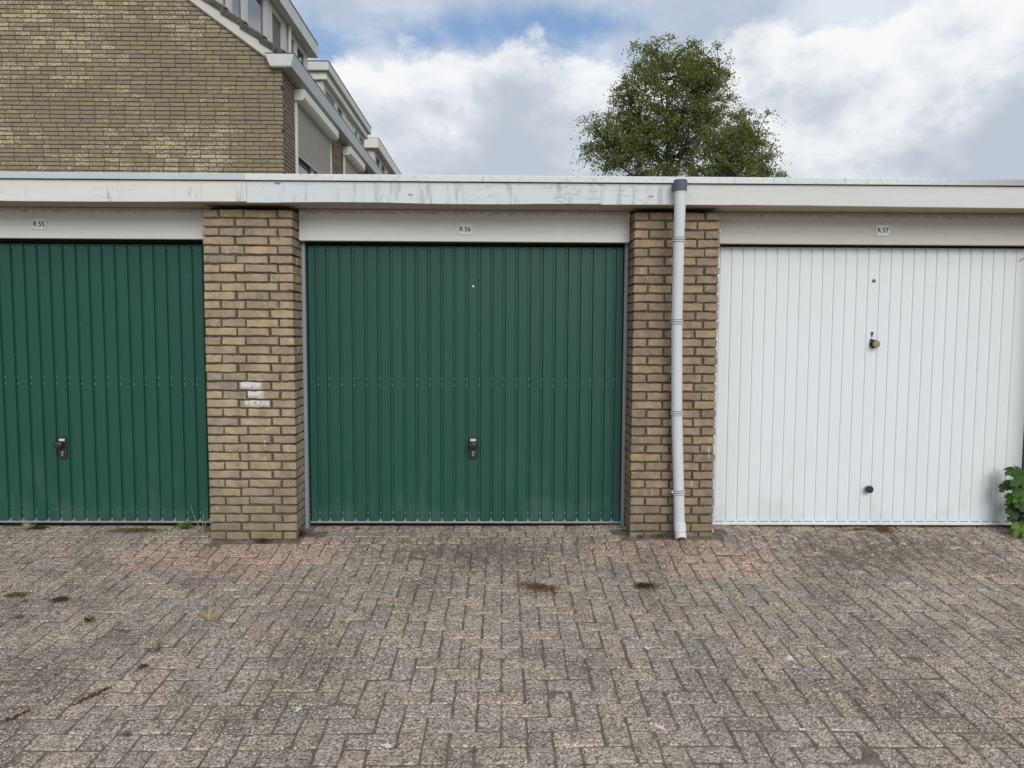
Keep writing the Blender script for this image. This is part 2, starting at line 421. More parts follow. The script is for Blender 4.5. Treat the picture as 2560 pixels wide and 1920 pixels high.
def mat_fascia():
    m, n, b = material('weathered_white_wood', 0.62, spec=0.3)
    p = n.pos(); o = n.sep(p)
    warm, cool = lin(224,222,216), lin(216,220,220)
    base = n.mix(n.step(o[0], -1.6965, -1.6955), warm, cool)
    base = n.mix(n.step(o[0], 0.9, 1.4), base, lin(217,217,212))
    mk = n.math('MULTIPLY', n.box_mask(p, -1.512, -1.470, 2.424, 2.437, 0.006), n.step(n.noise(p, 60, 3, 0.5), 0.30, 0.45)); base = n.mix(mk, base, lin(128,130,130))
    base = n.mul(base, n.math('MULTIPLY_ADD', n.noise(n.vmath('MULTIPLY', p, (0.6, 1, 6)), 5, 4, 0.6), 0.16, 0.90))
    st = n.noise(n.vmath('MULTIPLY', p, (1.0, 1.0, 0.16)), 17, 6, 0.7)
    zone = n.math('ADD', n.math('MULTIPLY', n.step(n.noise(n.vmath('MULTIPLY', p, (1, 0, 0)), 1.4, 2, 0.5), 0.42, 0.62), 0.09),
                  n.math('MULTIPLY', n.box_mask(p, -1.1, 0.9, 2.0, 3.0, 0.35), 0.06))
    zone = n.math('SUBTRACT', zone, n.math('MULTIPLY', n.step(o[0], 1.0, 1.5), 0.12))
    smk = n.step(n.math('ADD', st, zone), 0.60, 0.74)
    base = n.mix(n.math('MULTIPLY', smk, 0.5), base, lin(150,150,146))
    # flaking cracks: thin long wavy lines
    cr = n.noise(n.vmath('MULTIPLY', p, (0.30, 1, 2.4)), 9, 5, 0.6)
    line = n.step(n.math('ABSOLUTE', n.math('SUBTRACT', cr, 0.5)), 0.006, 0.0015)
    where = n.math('MULTIPLY', n.step(n.noise(p, 2.3, 2, 0.5), 0.52, 0.6), n.step(o[0], 1.5, 1.0))
    base = n.mix(n.math('MULTIPLY', n.math('MULTIPLY', line, where), 0.75), base, lin(92,90,84))
    chips = n.step(n.noise(n.vmath('MULTIPLY', p, (1, 1, 1.5)), 26, 3, 0.6), 0.735, 0.75)
    base = n.mix(n.math('MULTIPLY', chips, 0.6), base, lin(128,126,120))
    for x in (-0.615, 0.985):
        mk = n.math('MULTIPLY', n.box_mask(p, x-0.016, x+0.016, 2.338, 2.362, 0.022), n.step(n.noise(n.vmath('MULTIPLY', p, (1, 1, 0.4)), 60, 4, 0.6), 0.40, 0.62))
        base = n.mix(n.math('MULTIPLY', mk, 0.55), base, lin(206,160,106))
        mk = n.math('MULTIPLY', n.box_mask(p, x-0.016, x+0.016, 2.358, 2.366, 0.004), 0.9)
        base = n.mix(mk, base, lin(140,72,34))
    n.put(b.inputs['Base Color'], base)
    n.put(b.inputs['Normal'], n.bump(n.math('ADD', n.noise(n.vmath('MULTIPLY', p, (0.4, 1, 4)), 30, 4, 0.6), n.math('MULTIPLY', line, -0.6)), 0.25, 0.004))
    return m
M['fascia'] = mat_fascia()
def mat_trim():
    m, n, b = material('aluminium_roof_edge', 0.55, metal=0.0, spec=0.5)
    p = n.pos(); o = n.sep(p)
    base = n.mix(n.step(o[0], -1.704, -1.702), lin(196,203,205), lin(222,224,222))
    base = n.mix(n.step(o[0], 2.6, 3.6), base, lin(170,168,172))
    pit = n.noise(n.vmath('MULTIPLY', p, (1, 1, 0.7)), 38, 5, 0.7)
    wz = n.step(o[0], -1.72, -1.4)
    base = n.mix(n.math('MULTIPLY', n.math('MULTIPLY', n.step(pit, 0.50, 0.68), wz), 0.45), base, lin(176,174,166))
    base = n.mul(base, n.math('MULTIPLY_ADD', n.noise(p, 3, 4, 0.6), 0.16, 0.90))
    n.put(b.inputs['Base Color'], base)
    return m
M['trim'] = mat_trim()
def mat_lintel(name, c):
    m, n, b = material(name, 0.6, spec=0.3)
    p = n.pos(); o = n.sep(p)
    base = n.mul(c, n.math('MULTIPLY_ADD', n.noise(n.vmath('MULTIPLY', p, (0.5, 1, 3)), 7, 5, 0.6), 0.14, 0.92))
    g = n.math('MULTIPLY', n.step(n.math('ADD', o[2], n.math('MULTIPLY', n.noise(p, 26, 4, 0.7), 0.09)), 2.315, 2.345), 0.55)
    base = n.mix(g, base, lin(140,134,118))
    base = n.mix(n.math('MULTIPLY', n.step(n.noise(p, 55, 2, 0.5), 0.71, 0.74), 0.4), base, lin(150,146,136))
    n.put(b.inputs['Base Color'], base)
    n.put(b.inputs['Normal'], n.bump(n.noise(n.vmath('MULTIPLY', p, (0.3, 1, 4)), 40, 3, 0.6), 0.12, 0.003))
    return m
M['lintel'] = mat_lintel('white_lintel', lin(228,228,224))
M['lintel_grey'] = mat_lintel('offwhite_lintel', lin(214,212,204))
M['soffit'] = paint('dirty_soffit', lin(178,168,150), 0.8, var=0.25, scale=14)

def mat_door(name, c, c2, dirt, var=0.06):
    m, n, b = material(name, 0.42, spec=0.35)
    p = n.pos(); o = n.sep(p)
    f = n.noise(n.vmath('MULTIPLY', p, (1, 1, 0.4)), 3.0, 4, 0.6)
    base = n.mul(n.mix(f, c, c2), n.math('MULTIPLY_ADD', n.node('ShaderNodeObjectInfo').outputs['Random'], var, 1-var/2))
    sm = n.noise(n.vmath('ADD', n.vmath('MULTIPLY', p, (1.0, 1.0, 0.6)), (3, 0, 1)), 5, 6, 0.68)
    d = n.math('MULTIPLY', n.step(n.math('ADD', sm, n.math('MULTIPLY', n.step(o[2], 0.30, 0.05), 0.10)), 0.50, 0.72), n.step(o[2], 0.85, 0.1))
    base = n.mix(n.math('MULTIPLY', d, dirt[1]), base, dirt[0])
    ch = n.step(n.noise(n.vmath('MULTIPLY', p, (1.6, 1, 0.5)), 48, 2, 0.5), 0.765, 0.775)
    base = n.mix(n.math('MULTIPLY', ch, 0.35), base, dirt[2])
    n.put(b.inputs['Base Color'], base)
    n.put(b.inputs['Roughness'], n.math('MULTIPLY_ADD', n.noise(p, 12, 4, 0.6), 0.18, 0.36))
    n.put(b.inputs['Normal'], n.bump(n.noise(n.vmath('MULTIPLY', p, (1, 1, 0.5)), 2.4, 2, 0.5), 0.10, 0.02))
    return m
M['green'] = mat_door('green_door_paint', lin(32,78,66), lin(36,84,71), (lin(84,112,102), 0.35, lin(150,170,160)))
M['white_door'] = mat_door('white_door_paint', lin(231,234,234), lin(227,231,231), (lin(188,184,176), 0.25, lin(190,188,184)), 0.012)
M['screw'] = paint('screw_head', lin(190,212,202), 0.35, 0.2)
M['galv'] = paint('galvanised_steel', lin(152,160,168), 0.5, 0.35, var=0.1)
M['gap_shade'] = paint('painted_gap_shade', lin(30,31,30), 0.9)  # near-black paint standing in for the shade inside gaps
M['blackplastic'] = paint('black_plastic', lin(46,46,48), 0.42, spec=0.5)
M['silver'] = paint('silver', lin(200,200,200), 0.3, 0.7)
M['sticker'] = paint('sticker_white', lin(232,232,232), 0.5)
M['sticker_ink'] = paint('sticker_ink', lin(128,128,128), 0.6)
M['brass'] = paint('dull_brass', lin(160,146,110), 0.42, 0.5, spec=0.5)
M['keydark'] = paint('key_hole_dark', lin(70,76,78), 0.5, 0.3)
M['bolt'] = paint('bolt_grey', lin(104,112,112), 0.4, 0.5)
M['sign'] = paint('sign_enamel', lin(238,238,234), 0.35, var=0.03)
M['ink'] = paint('sign_ink', lin(34,34,32), 0.5)
M['signscrew'] = paint('sign_screw', lin(70,68,60), 0.5, 0.3)
M['pipe'] = paint('grey_pvc_pipe', lin(212,216,217), 0.5, var=0.07, scale=5, speck=0.25)
M['pipe_dark'] = paint('dark_grey_pvc', lin(92,94,104), 0.6, var=0.1)
M['shoe'] = paint('white_pvc', lin(220,221,218), 0.5)
M['putty'] = paint('white_sealant', lin(226,226,220), 0.6)
M['roof'] = paint('bitumen_roof', lin(70,70,70), 0.9)
M['inside'] = paint('garage_inside', lin(90,86,80), 0.9)
M['zinc'] = paint('zinc_gutter', lin(206,211,212), 0.5, 0.0, var=0.12, scale=4)
M['gutter_under'] = paint('gutter_white', lin(208,206,200), 0.6, var=0.12, scale=5)
M['lead'] = paint('dark_lead', lin(72,74,80), 0.6)
M['barge'] = paint('white_barge_board', lin(206,202,190), 0.6, var=0.12, scale=5)
def mat_tile():
    m, n, b = material('verge_tile_concrete', 0.95, spec=0.15)
    p = n.pos()
    c = n.ramp(n.noise(p, 26, 6, 0.75), [(0.30, lin(62,58,54)), (0.52, lin(92,87,82)), (0.74, lin(136,130,122))])
    n.put(b.inputs['Base Color'], c); n.put(b.inputs['Normal'], n.bump(n.noise(p, 60, 5, 0.7), 0.5, 0.006)); return m
M['tile'] = mat_tile()
M['frame'] = paint('window_frame_white', lin(206,204,196), 0.5, var=0.06)
M['panelfill'] = paint('white_siding', lin(214,212,204), 0.5, var=0.06)
M['fascia2'] = paint('dormer_fascia_grey_white', lin(206,206,200), 0.55, var=0.15, scale=4, speck=0.3)
M['fascia3'] = paint('dormer_fascia_cream', lin(222,217,198), 0.55, var=0.06)
M['shutter'] = paint('shutter_offwhite', lin(222,219,210), 0.5, var=0.06)
M['curtain'] = paint('grey_curtain', lin(120,118,112), 0.9, var=0.25, scale=9)
M['houseroof'] = paint('dark_roof_tiles', lin(76,70,66), 0.9, var=0.3, scale=9)
M['sidebrick'] = mat_pillar_brick('side_brick', [lin(134,122,104), lin(126,115,98), lin(122,111,96), lin(136,123,102), lin(125,114,97), lin(130,118,99), lin(138,125,103), lin(127,116,100)], False, False)
def mat_glass():
    m, n, b = material('window_glass', 0.04, spec=0.9)
    b.inputs['Base Color'].default_value = (0.012, 0.014, 0.016, 1)
    b.inputs['IOR'].default_value = 2.3
    return m
M['glass'] = mat_glass()

# ------------------------------------------------------------------ ground height
GPTS = [(-400, -0.40), (-9, -0.36), (-5, -0.26), (-2.4, -0.155), (-2.0, -0.138), (-1.5, -0.117), (-0.95, -0.095), (-0.7, -0.083), (-0.5, -0.068), (-0.3, -0.047), (-0.2, -0.034), (-0.1, -0.018), (0.0, 0.0), (0.24, 0.031), (0.6, 0.036), (400, 0.036)]
def gz(x, y):
    z = float(np.interp(y, [a for a, _ in GPTS], [b for _, b in GPTS]))
    z += 0.034*math.exp(-((x-1.25)/0.62)**2)*math.exp(-((y-0.02)/0.34)**2)
    if abs(x) < 9 and -9 < y < 0.3:
        z += 0.006*math.sin(1.7*x+0.6)*math.sin(2.3*y+1.0) * min(1.0, max(0.0, -y/0.6))
    return z
def ray_ground(px, py, up=0.0):
    """world point on the pavement where the photograph shows a pixel (used once to measure positions)"""
    d = CF + CR*((px-1280)/FPX) + CU*((960-py)/FPX)
    t = 4.0
    for _ in range(40):
        P = CP + d*t
        t += (P.z - gz(P.x, P.y) - up)/(-d.z)*0.8
    return CP + d*t
def project(P):
    v = Vector(P)-CP; z = v.dot(CF)
    return 1280+FPX*v.dot(CR)/z, 960-FPX*v.dot(CU)/z, z

# ------------------------------------------------------------------ ground and pavement
def build_ground():
    xs = [-400, -60, -12] + [i*0.5 for i in range(-22, 23)] + [12, 60, 400]
    ys = [-400, -60, -14, -9.0, -7.5, -6, -5] + [-4.5+i*0.25 for i in range(20)] + [0.6, 2, 7, 30, 400]
    mb = MB(); nx = len(xs)
    vs = [(x, y, gz(x, y) - (0.08 if (abs(x) < 8.5 and -8 < y < 0.5) else 0.012)) for y in ys for x in xs]
    fs = [(j*nx+i, j*nx+i+1, (j+1)*nx+i+1, (j+1)*nx+i) for j in range(len(ys)-1) for i in range(nx-1)]
    structure(mb.add(vs, fs).build('ground', M['ground']))
    xs = [i*0.1 for i in range(-76, 77)]; ys = [-7.6+i*0.1 for i in range(80)]; nx = len(xs); mb = MB()
    rs = random.Random(77)
    vs = [(x, y, gz(x, y) - 0.0045 + rs.uniform(-.0016, .0012)) for y in ys for x in xs]
    fs = [(j*nx+i, j*nx+i+1, (j+1)*nx+i+1, (j+1)*nx+i) for j in range(len(ys)-1) for i in range(nx-1)]
    return structure(mb.add(vs, fs).build('pavement', M['soil'], smooth=True))
pavement = build_ground()

U = 0.102
def paver_mesh(lx, ly, seed):
    """worn concrete block: chamfered top edge, rounded corners, top face at z = 0"""
    r = random.Random(seed); g = 0.0022; c = 0.0048
    hx, hy = lx/2-g, ly/2-g
    ring = []
    def side(a, b, k):
        for i in range(k):
            t = i/k; ring.append((a[0]+(b[0]-a[0])*t, a[1]+(b[1]-a[1])*t))
    kx, ky = (3, 2) if lx > ly else (2, 3) if ly > lx else (2, 2)
    cs = [(-hx, -hy), (hx, -hy), (hx, hy), (-hx, hy)]
    side(cs[0], cs[1], kx); side(cs[1], cs[2], ky); side(cs[2], cs[3], kx); side(cs[3], cs[0], ky)
    out = []
    for x, y in ring:
        corner = abs(abs(x)-hx) < 1e-6 and abs(abs(y)-hy) < 1e-6
        k = r.uniform(0.001, 0.006) if corner else 0
        out.append((x-math.copysign(k, x)+r.uniform(-.001, .001), y-math.copysign(k, y)+r.uniform(-.001, .001)))
    n = len(out); mb = MB()
    top = [(x*(1-c/hx*r.uniform(.7, 1.5)), y*(1-c/hy*r.uniform(.7, 1.5)), r.uniform(-.0008, .0008)) for x, y in out]
    mid = [(x, y, -0.004-r.uniform(0, .002)) for x, y in out]
    low = [(x, y, -0.03) for x, y in out]
    mb.add(top+mid+low, [tuple(range(n))] + [(i, (i+1) % n, (i+1) % n+n, i+n) for i in range(n)] + [(i+n, (i+1) % n+n, (i+1) % n+2*n, i+2*n) for i in range(n)])
    return mb.mesh('paver', M['paver'])

def build_pavers():
    U2 = 2*U
    blocks = []                                           # (cx, cy, kind)
    # straight courses along the doors and round the pillars, then herringbone
    y_top = -0.055                                        # line where the herringbone starts
    nrow = 74
    for j in range(-nrow, 0):
        for i in range(-58, 59):
            x, y = i*U, y_top + j*U
            k = (i + j) % 4
            if k == 0: blocks.append((x+U, y+U/2, 'h'))
            elif k == 2:
                if j < -1: blocks.append((x+U/2, y+U, 'v'))
                else: blocks.append((x+U/2, y+U/2, 's'))
            elif k == 3 and False: pass
    # bottom cells of vertical blocks at the top row were closed by squares (cut blocks)
    for i in range(-58, 59):
        if (i - 1) % 4 == 3 and False: pass
    # top line cells belonging to a vertical block's upper half when j = -1
    # course of cut squares and two stretcher courses up to the door sills
    for i in range(-58, 59):
        blocks.append((i*U+U*0.5+0.02, y_top+U/2, 's'))
    for i in range(-30, 30):
        blocks.append((i*U2+0.07, y_top+U*1.5, 'h'))
        blocks.append((i*U2+0.16, y_top+U*2.5, 'h'))
    var = {k: [paver_mesh(*d, seed=s*10+q) for q in range(10)] for k, d, s in (('h', (U2, U), 1), ('v', (U, U2), 2), ('s', (U, U), 3))}
    pill = [(-2.04, -1.435), (0.90, 1.49), (3.885, 4.49), (-5.0, -4.38)]
    lst = []
    for cx, cy, k in blocks:
        if cy < -7.2 or abs(cx) > 6.0: continue
        if any(a-0.03 < cx < b+0.03 and cy > -0.035 for a, b in pill): continue
        hx = U if k == 'h' else U/2
        if cy > 0.0 and any(cx+hx > a+0.01 and cx-hx < b-0.01 for a, b in pill):
            continue
        px, py, z = project((cx, cy, gz(cx, cy)))
        vis = z > 0.5 and -30 < px < 2590 and py < 1950
        size = (2 if k != 's' else 1)/z**3
        lst.append((0 if vis else 1, -size, cx, cy, k))
    lst.sort()
    rest = MB(); cnt = 0
    for vis, _, cx, cy, k in lst:
        r = random.Random(hash((round(cx*1000), round(cy*1000))))
        me = var[k][r.randrange(10)]
        z = gz(cx, cy) + r.gauss(0, 0.0012)
        e = 0.04
        sy = (gz(cx, cy+e)-gz(cx, cy-e))/(2*e); sx = (gz(cx+e, cy)-gz(cx-e, cy))/(2*e)
        rot = (math.atan(sy)+r.gauss(0, .009), -math.atan(sx)+r.gauss(0, .009), r.gauss(0, .009))
        loc = (cx+r.gauss(0, .0012), cy+r.gauss(0, .0012), z)
        if vis == 0 and cnt < 300:
            put('paver', me, pavement, loc, rot); cnt += 1
        else:
            mt = Matrix.LocRotScale(Vector(loc), Matrix.Rotation(rot[2], 3, 'Z') @ Matrix.Rotation(rot[1], 3, 'Y') @ Matrix.Rotation(rot[0], 3, 'X'), None)
            rest.add([mt @ v.co for v in me.vertices], [tuple(p.vertices) for p in me.polygons])
    stuff(rest.build('pavers_further_off', M['paver'], pavement))
build_pavers()

# ------------------------------------------------------------------ bricks
def brick_mesh(L, D, H, seed, mat, b=0.0045, jit=0.0028, seg=5):
    """handmade brick, front face at y = 0, origin in the middle of the front face"""
    r = random.Random(seed); mb = MB()
    ring = [(-L/2+L*i/seg, -H/2) for i in range(seg)] + [(L/2, -H/2)] + [(L/2-L*i/seg, H/2) for i in range(seg)] + [(-L/2, H/2)]
    ring = [(x + (r.uniform(-jit, jit)), z + r.uniform(-jit, jit)) for x, z in ring]
    n = len(ring)
    fr = [(x*(1-2*b/L), r.uniform(-.0008, .0008), z*(1-2*b/H)) for x, z in ring]
    out = [(x, b*r.uniform(.7, 1.4), z) for x, z in ring]
    back = [(x, D, z) for x, z in ring]
    mb.add(fr+out+back, [tuple(range(n))] + [(i, (i+1) % n, (i+1) % n+n, i+n) for i in range(n)] + [(i+n, (i+1) % n+n, (i+1) % n+2*n, i+2*n) for i in range(n)])
    return mb.mesh('brick', mat)
_bc = {}
def brick_variant(L, D, H, mat, rnd, nvar=6, seg=5, jit=0.0028, b=0.0045):
    key = (round(L, 3), D, H, mat.name, rnd.randrange(nvar))
    if key not in _bc: _bc[key] = brick_mesh(L, D, H, hash(key) & 0xffff, mat, b=b, jit=jit, seg=seg)
    return _bc[key]

COURSE, BH, NC = 0.06185, 0.0500, 37
def build_pillar(x0, x1, mat, label, cuts_odd, cuts_even, group):
    t = thing('brick_pillar', label, 'pillar', ((x0+x1)/2, 0, 0), group)
    t_off = Vector((-(x0+x1)/2, 0, 0))
    MB().box(x0+0.010, x1-0.010, 0.0115, 0.40, -0.2, NC*COURSE-0.01).build('mortar', M['mortar'], t, loc=t_off)
    r = random.Random(int(x0*100))
    for i in range(NC):
        z = i*COURSE + BH/2 + 0.001
        cuts = cuts_odd if i % 2 == 0 else cuts_even
        for ci, (a, b) in enumerate(cuts):
            L = b-a
            D = 0.205 if (ci in (0, len(cuts)-1) and L < 0.12) else 0.10
            me = brick_variant(L, D, BH, mat, r)
            o = put('brick', me, t, Vector((x0+(a+b)/2+r.gauss(0, .0015), r.gauss(0, .0022), z+r.gauss(0, .0012)))+t_off, (0, r.gauss(0, .004), r.gauss(0, .006)))
        # returns: brick behind the corner on both reveal sides
        for side in (0, 1):
            L = cuts[-1 if side else 0][1]-cuts[-1 if side else 0][0]
            spans = [(0.215, 0.385)] if L < 0.12 else [(0.112, 0.205), (0.217, 0.39)]
            for s0, s1 in spans:
                me = brick_variant(round(s1-s0, 3), 0.09, BH, mat, r)
                xx = x1 if side else x0
                o = put('brick', me, t, Vector((xx+r.gauss(0, .001), (s0+s1)/2, z))+t_off, (0, 0, math.pi/2 if side else -math.pi/2))
    return t
G_P = 'brick pillars between the garage doors'
odd = [(0, .104), (.116, .270), (.283, .497), (.511, .603)]
even = [(0, .209), (.224, .434), (.450, .603)]
pillar_l = build_pillar(-2.039, -1.436, M['brick'], 'yellow-brown brick pillar between the two green doors, smeared with white paint at mid height', odd, even, G_P)
odd_r = [(0, .094), (.107, .262), (.276, .478), (.492, .588)]
even_r = [(0, .207), (.219, .424), (.438, .588)]
pillar_r = build_pillar(0.901, 1.489, M['brick_right'], 'brown brick pillar behind the grey downpipe, beside the white door', odd_r, even_r, G_P)
# white sealant squeezed out of the joints beside the white door
mb = MB(); rr = random.Random(3)
for i in range(1, NC-1):
    if rr.random() < 0.85:
        z = i*COURSE-0.004+rr.uniform(-.004, .004); s = rr.uniform(.5, 1.15)
        for q in range(rr.choice((1, 1, 2))):
            c = Vector((1.489+0.003-pillar_r.location.x, 0.006+rr.uniform(0, .01), z+q*0.012)); k = 6
            prof = [(0.0012*s, -0.008*s), (0.006*s, -0.005*s), (0.0075*s, 0), (0.005*s, 0.006*s), (0.001*s, 0.009*s)]
            mb.lathe(prof, c, 'z', 7)
o = mb.build('sealant_blobs', M['putty'], pillar_r, smooth=True); stuff(o)

# ------------------------------------------------------------------ garage building: roof edge, walls
bld = thing('garage_building', 'long flat-roofed garage row with flaking white fascia and pale metal roof edge', 'building', (0, 0, 0))
FZ0, FZ1 = 2.308, 2.443
for a, b, s in ((-6.2, -1.6975, 1), (-1.6955, 0.6545, 2), (0.6562, 6.2, 3)):
    mb = MB(); n = 40; r = random.Random(s)
    xs = [a+(b-a)*i/n for i in range(n+1)]
    zl = [FZ0 - 0.004*math.sin(3*i/n*math.pi+s) + r.uniform(-.0007, .0007) for i in range(n+1)]
    vs = []
    for x, z in zip(xs, zl): vs += [(x, -0.12, z), (x, -0.12, FZ1), (x, -0.095, FZ1), (x, -0.095, z)]
    fs = []
    for i in range(n):
        for k in range(4): fs.append((i*4+k, i*4+(k+1) % 4, i*4+4+(k+1) % 4, i*4+4+k))
    fs += [(0, 1, 2, 3), (n*4+3, n*4+2, n*4+1, n*4)]
    o = mb.add(vs, fs).build('fascia_board', M['fascia'], bld)
    o['label'] = ('warm white fascia board above the left green door', 'bluish white fascia board with grey streaks and cracks', 'cream white fascia board behind the downpipe')[s-1]
prof = [(-0.140, 2.449), (-0.1405, 2.485), (-0.137, 2.4895), (-0.05, 2.500), (-0.03, 2.470), (-0.118, 2.466), (-0.118, 2.449)]
for a, b in ((-6.2, -1.7045), (-1.7015, -0.1355), (-0.133, 2.271), (2.2735, 6.2)):
    MB().prism(prof, 'x', a, b).build('roof_trim', M['trim'], bld)
MB().box(-6.2, 6.2, -0.106, 0.0, 2.4432, 2.4655).build('painted_shadow_gap', M['gap_shade'], bld)  # solid dark strip, the shadow under the trim put into its colour
MB().box(-6.2, 6.2, -0.0945, 0.22, 2.3125, 2.322).build('soffit', M['soffit'], bld)
MB().box(-6.2, 6.2, -0.029, 5.75, 2.40, 2.47).build('roof_slab', M['roof'], bld)
MB().box(-6.2, 6.2, 5.55, 5.75, -0.1, 2.399).build('rear_wall', M['inside'], bld)
for x in (-6.1, 6.1): MB().box(x-0.1, x+0.1, 0.41, 5.54, -0.1, 2.399).build('end_wall', M['inside'], bld)
for a, b in ((-2.02, -1.46), (0.92, 1.47)): MB().box(a, b, 0.41, 5.54, -0.1, 2.399).build('party_wall', M['inside'], bld)
MB().box(-6.2, 6.2, 0.193, 0.40, 2.13, 2.3995).build('lintel_beam', M['inside'], bld)
def plain_pier(x0, x1, mat):
    """the next pillars along, wholly outside the picture"""
    o = MB().box(x0+.008, x1-.008, 0.007, 0.42, -0.2, 2.29).build('end_pier', M['mortar'], bld); r = random.Random(int(x0*10)); mb = MB()
    for i in range(NC):
        z = i*COURSE+BH/2+.001
        for a, b in (odd if i % 2 == 0 else even):
            a, b = a*(x1-x0)/.603, b*(x1-x0)/.603
            mb.bbox(x0+a, x0+b, 0, 0.1, z-BH/2, z+BH/2, 0.004)
        mb.bbox(x0, x0+0.09, 0.105, 0.40, z-BH/2, z+BH/2, 0.004); mb.bbox(x1-0.09, x1, 0.105, 0.40, z-BH/2, z+BH/2, 0.004)
    stuff(mb.build('pier_bricks', mat, bld))
plain_pier(3.886, 4.489, M['brick_right']); plain_pier(-5.0, -4.385, M['brick'])

# ------------------------------------------------------------------ garages: lintel, frame, door
def ridge_mesh(w, h, d, mat, bev=0.004):
    """one raised strip of the door sheet, origin at its foot, running up Z"""
    prof = [(-w/2, 0.0), (-w/2+bev, -d), (w/2-bev, -d), (w/2, 0.0)]
    return MB().prism(prof, 'z', 0, h).mesh('panel', mat)
def screw_mesh():
    return MB().lathe([(0.0036, 0), (0.0034, 0.0015), (0.0022, 0.003)], (0, 0, 0), 'y', 8).mesh('screw', M['screw'])
SCREW = screw_mesh()

def garage(x0, x1, label, lint_mat, lz):
    t = thing('garage', label, 'garage', ((x0+x1)/2, 0.15, 0.03), 'garages in the row')
    off = -t.location
    MB().bbox(x0+0.003, x1-0.003, 0.15, 0.19, lz, 2.3105, 0.003).build('lintel_board', lint_mat, t, loc=off)
    return t, off
def door_frame(t, off, xl, xr, post=0.026):
    for a, b in ((xl, xl+post), (xr-post, xr)):
        MB().bbox(a, b, 0.211, 0.27, 0.02, 2.12, 0.002).build('frame_post', M['galv'], t, loc=off)
    MB().box(xl+post, xr-post, 0.222, 0.27, 2.080, 2.125).build('frame_header', M['gap_shade'], t, loc=off)  # header coloured near black to stand for the shaded gap above the leaf

def green_door(t, off, xl, xr, grooves, name_label):
    """ribbed steel up-and-over leaf; grooves are the channel centres"""
    zb, zt = 0.075, 2.070
    leaf = MB().box(xl, xr, 0.2445, 0.262, zb, zt).build('garage_door', M['green'], t, loc=off)
    leaf['label'] = name_label
    GW = 0.0185; D = 0.0145
    edges = [xl-GW/2] + list(grooves) + [xr+GW/2]
    for a, b in zip(edges[:-1], edges[1:]):
        w = round(b-a-GW, 3)
        key = ('green', w)
        if key not in _bc: _bc[key] = ridge_mesh(w, zt-zb-0.012, D, M['green'])
        put('panel', _bc[key], leaf, ((a+b)/2, 0.2443, zb+0.002))
    for g in grooves:
        for z in (2.045, 1.118, 1.070, 0.133, 0.087):
            put('screw', SCREW, leaf, (g, 0.2444, z-0.0)).rotation_euler = (0, random.uniform(0, 6), 0)
    mb = MB().bbox(xl-0.004, xr+0.004, 0.226, 0.262, 0.0575, 0.0725, 0.002)
    for g in grooves:
        mb.prism([(g-0.011, 0.0720), (g-0.006, 0.083), (g+0.006, 0.083), (g+0.011, 0.0720)], 'y', 0.231, 0.2435)
    mb.build('bottom_rail', M['galv'], leaf)
    return leaf

def rounded_plate(w, h, r, d, y, cx, cz, n=6):
    pts = []
    for cxs, czs, a0 in ((w/2-r, h/2-r, 0), (-w/2+r, h/2-r, 90), (-w/2+r, -h/2+r, 180), (w/2-r, -h/2+r, 270)):
        for k in range(n+1):
            a = math.radians(a0+90*k/n); pts.append((cx+cxs+r*math.cos(a), cz+czs+r*math.sin(a)))
    mb = MB(); m = len(pts)
    sc = lambda s: [(cx+(x-cx)*s[0], cz+(z-cz)*s[1]) for x, z in pts]
    p1 = sc((1, 1)); p2 = sc((0.94, 0.975)); p3 = sc((0.80, 0.92))
    vs = [(x, y, z) for x, z in p1] + [(x, y-d*0.6, z) for x, z in p1] + [(x, y-d*0.92, z) for x, z in p2] + [(x, y-d, z) for x, z in p3]
    fs = []
    for j in range(3):
        for i in range(m): fs.append((j*m+i, j*m+(i+1) % m, (j+1)*m+(i+1) % m, (j+1)*m+i))
    fs.append(tuple(range(3*m, 4*m))); fs.append(tuple(range(m))[::-1])
    return mb.add(vs, fs)
def handle_set(leaf, cx, cz):
    y = 0.2325
    auto_smooth(rounded_plate(0.066, 0.166, 0.026, 0.014, y, cx, cz).build('handle_plate', M['blackplastic'], leaf))
    kz = cz+0.028
    prof = [(0.013, 0.0), (0.012, 0.020), (0.014, 0.026), (0.024, 0.032), (0.0315, 0.042), (0.0325, 0.050), (0.028, 0.058), (0.018, 0.063), (0.004, 0.065)]
    o = MB().lathe(prof, (0, 0, 0), 'y', 24).build('knob', M['blackplastic'], leaf, smooth=True, loc=(cx, y-0.012, kz)); o.scale = (1.0, 1.0, 0.86)
    s = MB().box(cx-0.020, cx+0.020, y-0.0152, y-0.0138, cz+0.051, cz+0.066)
    s.build('sticker', M['sticker'], leaf)
    MB().box(cx-0.0185, cx+0.0185, y-0.0159, y-0.0153, cz+0.0580, cz+0.0598).build('sticker_print', M['sticker_ink'], leaf)
    k = MB().lathe([(0.0085, 0), (0.0085, 0.004), (0.007, 0.005)], (cx, y-0.0125, cz-0.031), 'y', 16)
    k.bbox(cx-0.005, cx+0.005, y-0.0175, y-0.0125, cz-0.058, cz-0.032, 0.001)
    k.build('lock_cylinder', M['silver'], leaf)
    MB().prism([(cx-0.0025, cz-0.0205), (cx, cz-0.034), (cx+0.0025, cz-0.0205)], 'y', y-0.0185, y-0.0125).build('key_slot', M['gap_shade'], leaf)

# --- left garage, number 55
tl, ofl = garage(-4.385, -2.041, 'leftmost garage, green ribbed door cut off by the picture edge, numbered R 55', M['lintel'], 2.097)
door_frame(tl, ofl, -4.384, -2.042)
gl = [-2.13 - 0.0] + []
gl = sorted([-2.131, -2.206] + [-2.206-0.0915*k for k in range(1, 23)] + [-4.292])
gl = [g for g in gl if g > -4.33]
dl = green_door(tl, ofl, -4.340, -2.078, gl, 'dark green ribbed door with its handle near the picture edge')
handle_set(dl, -3.176, 0.609)
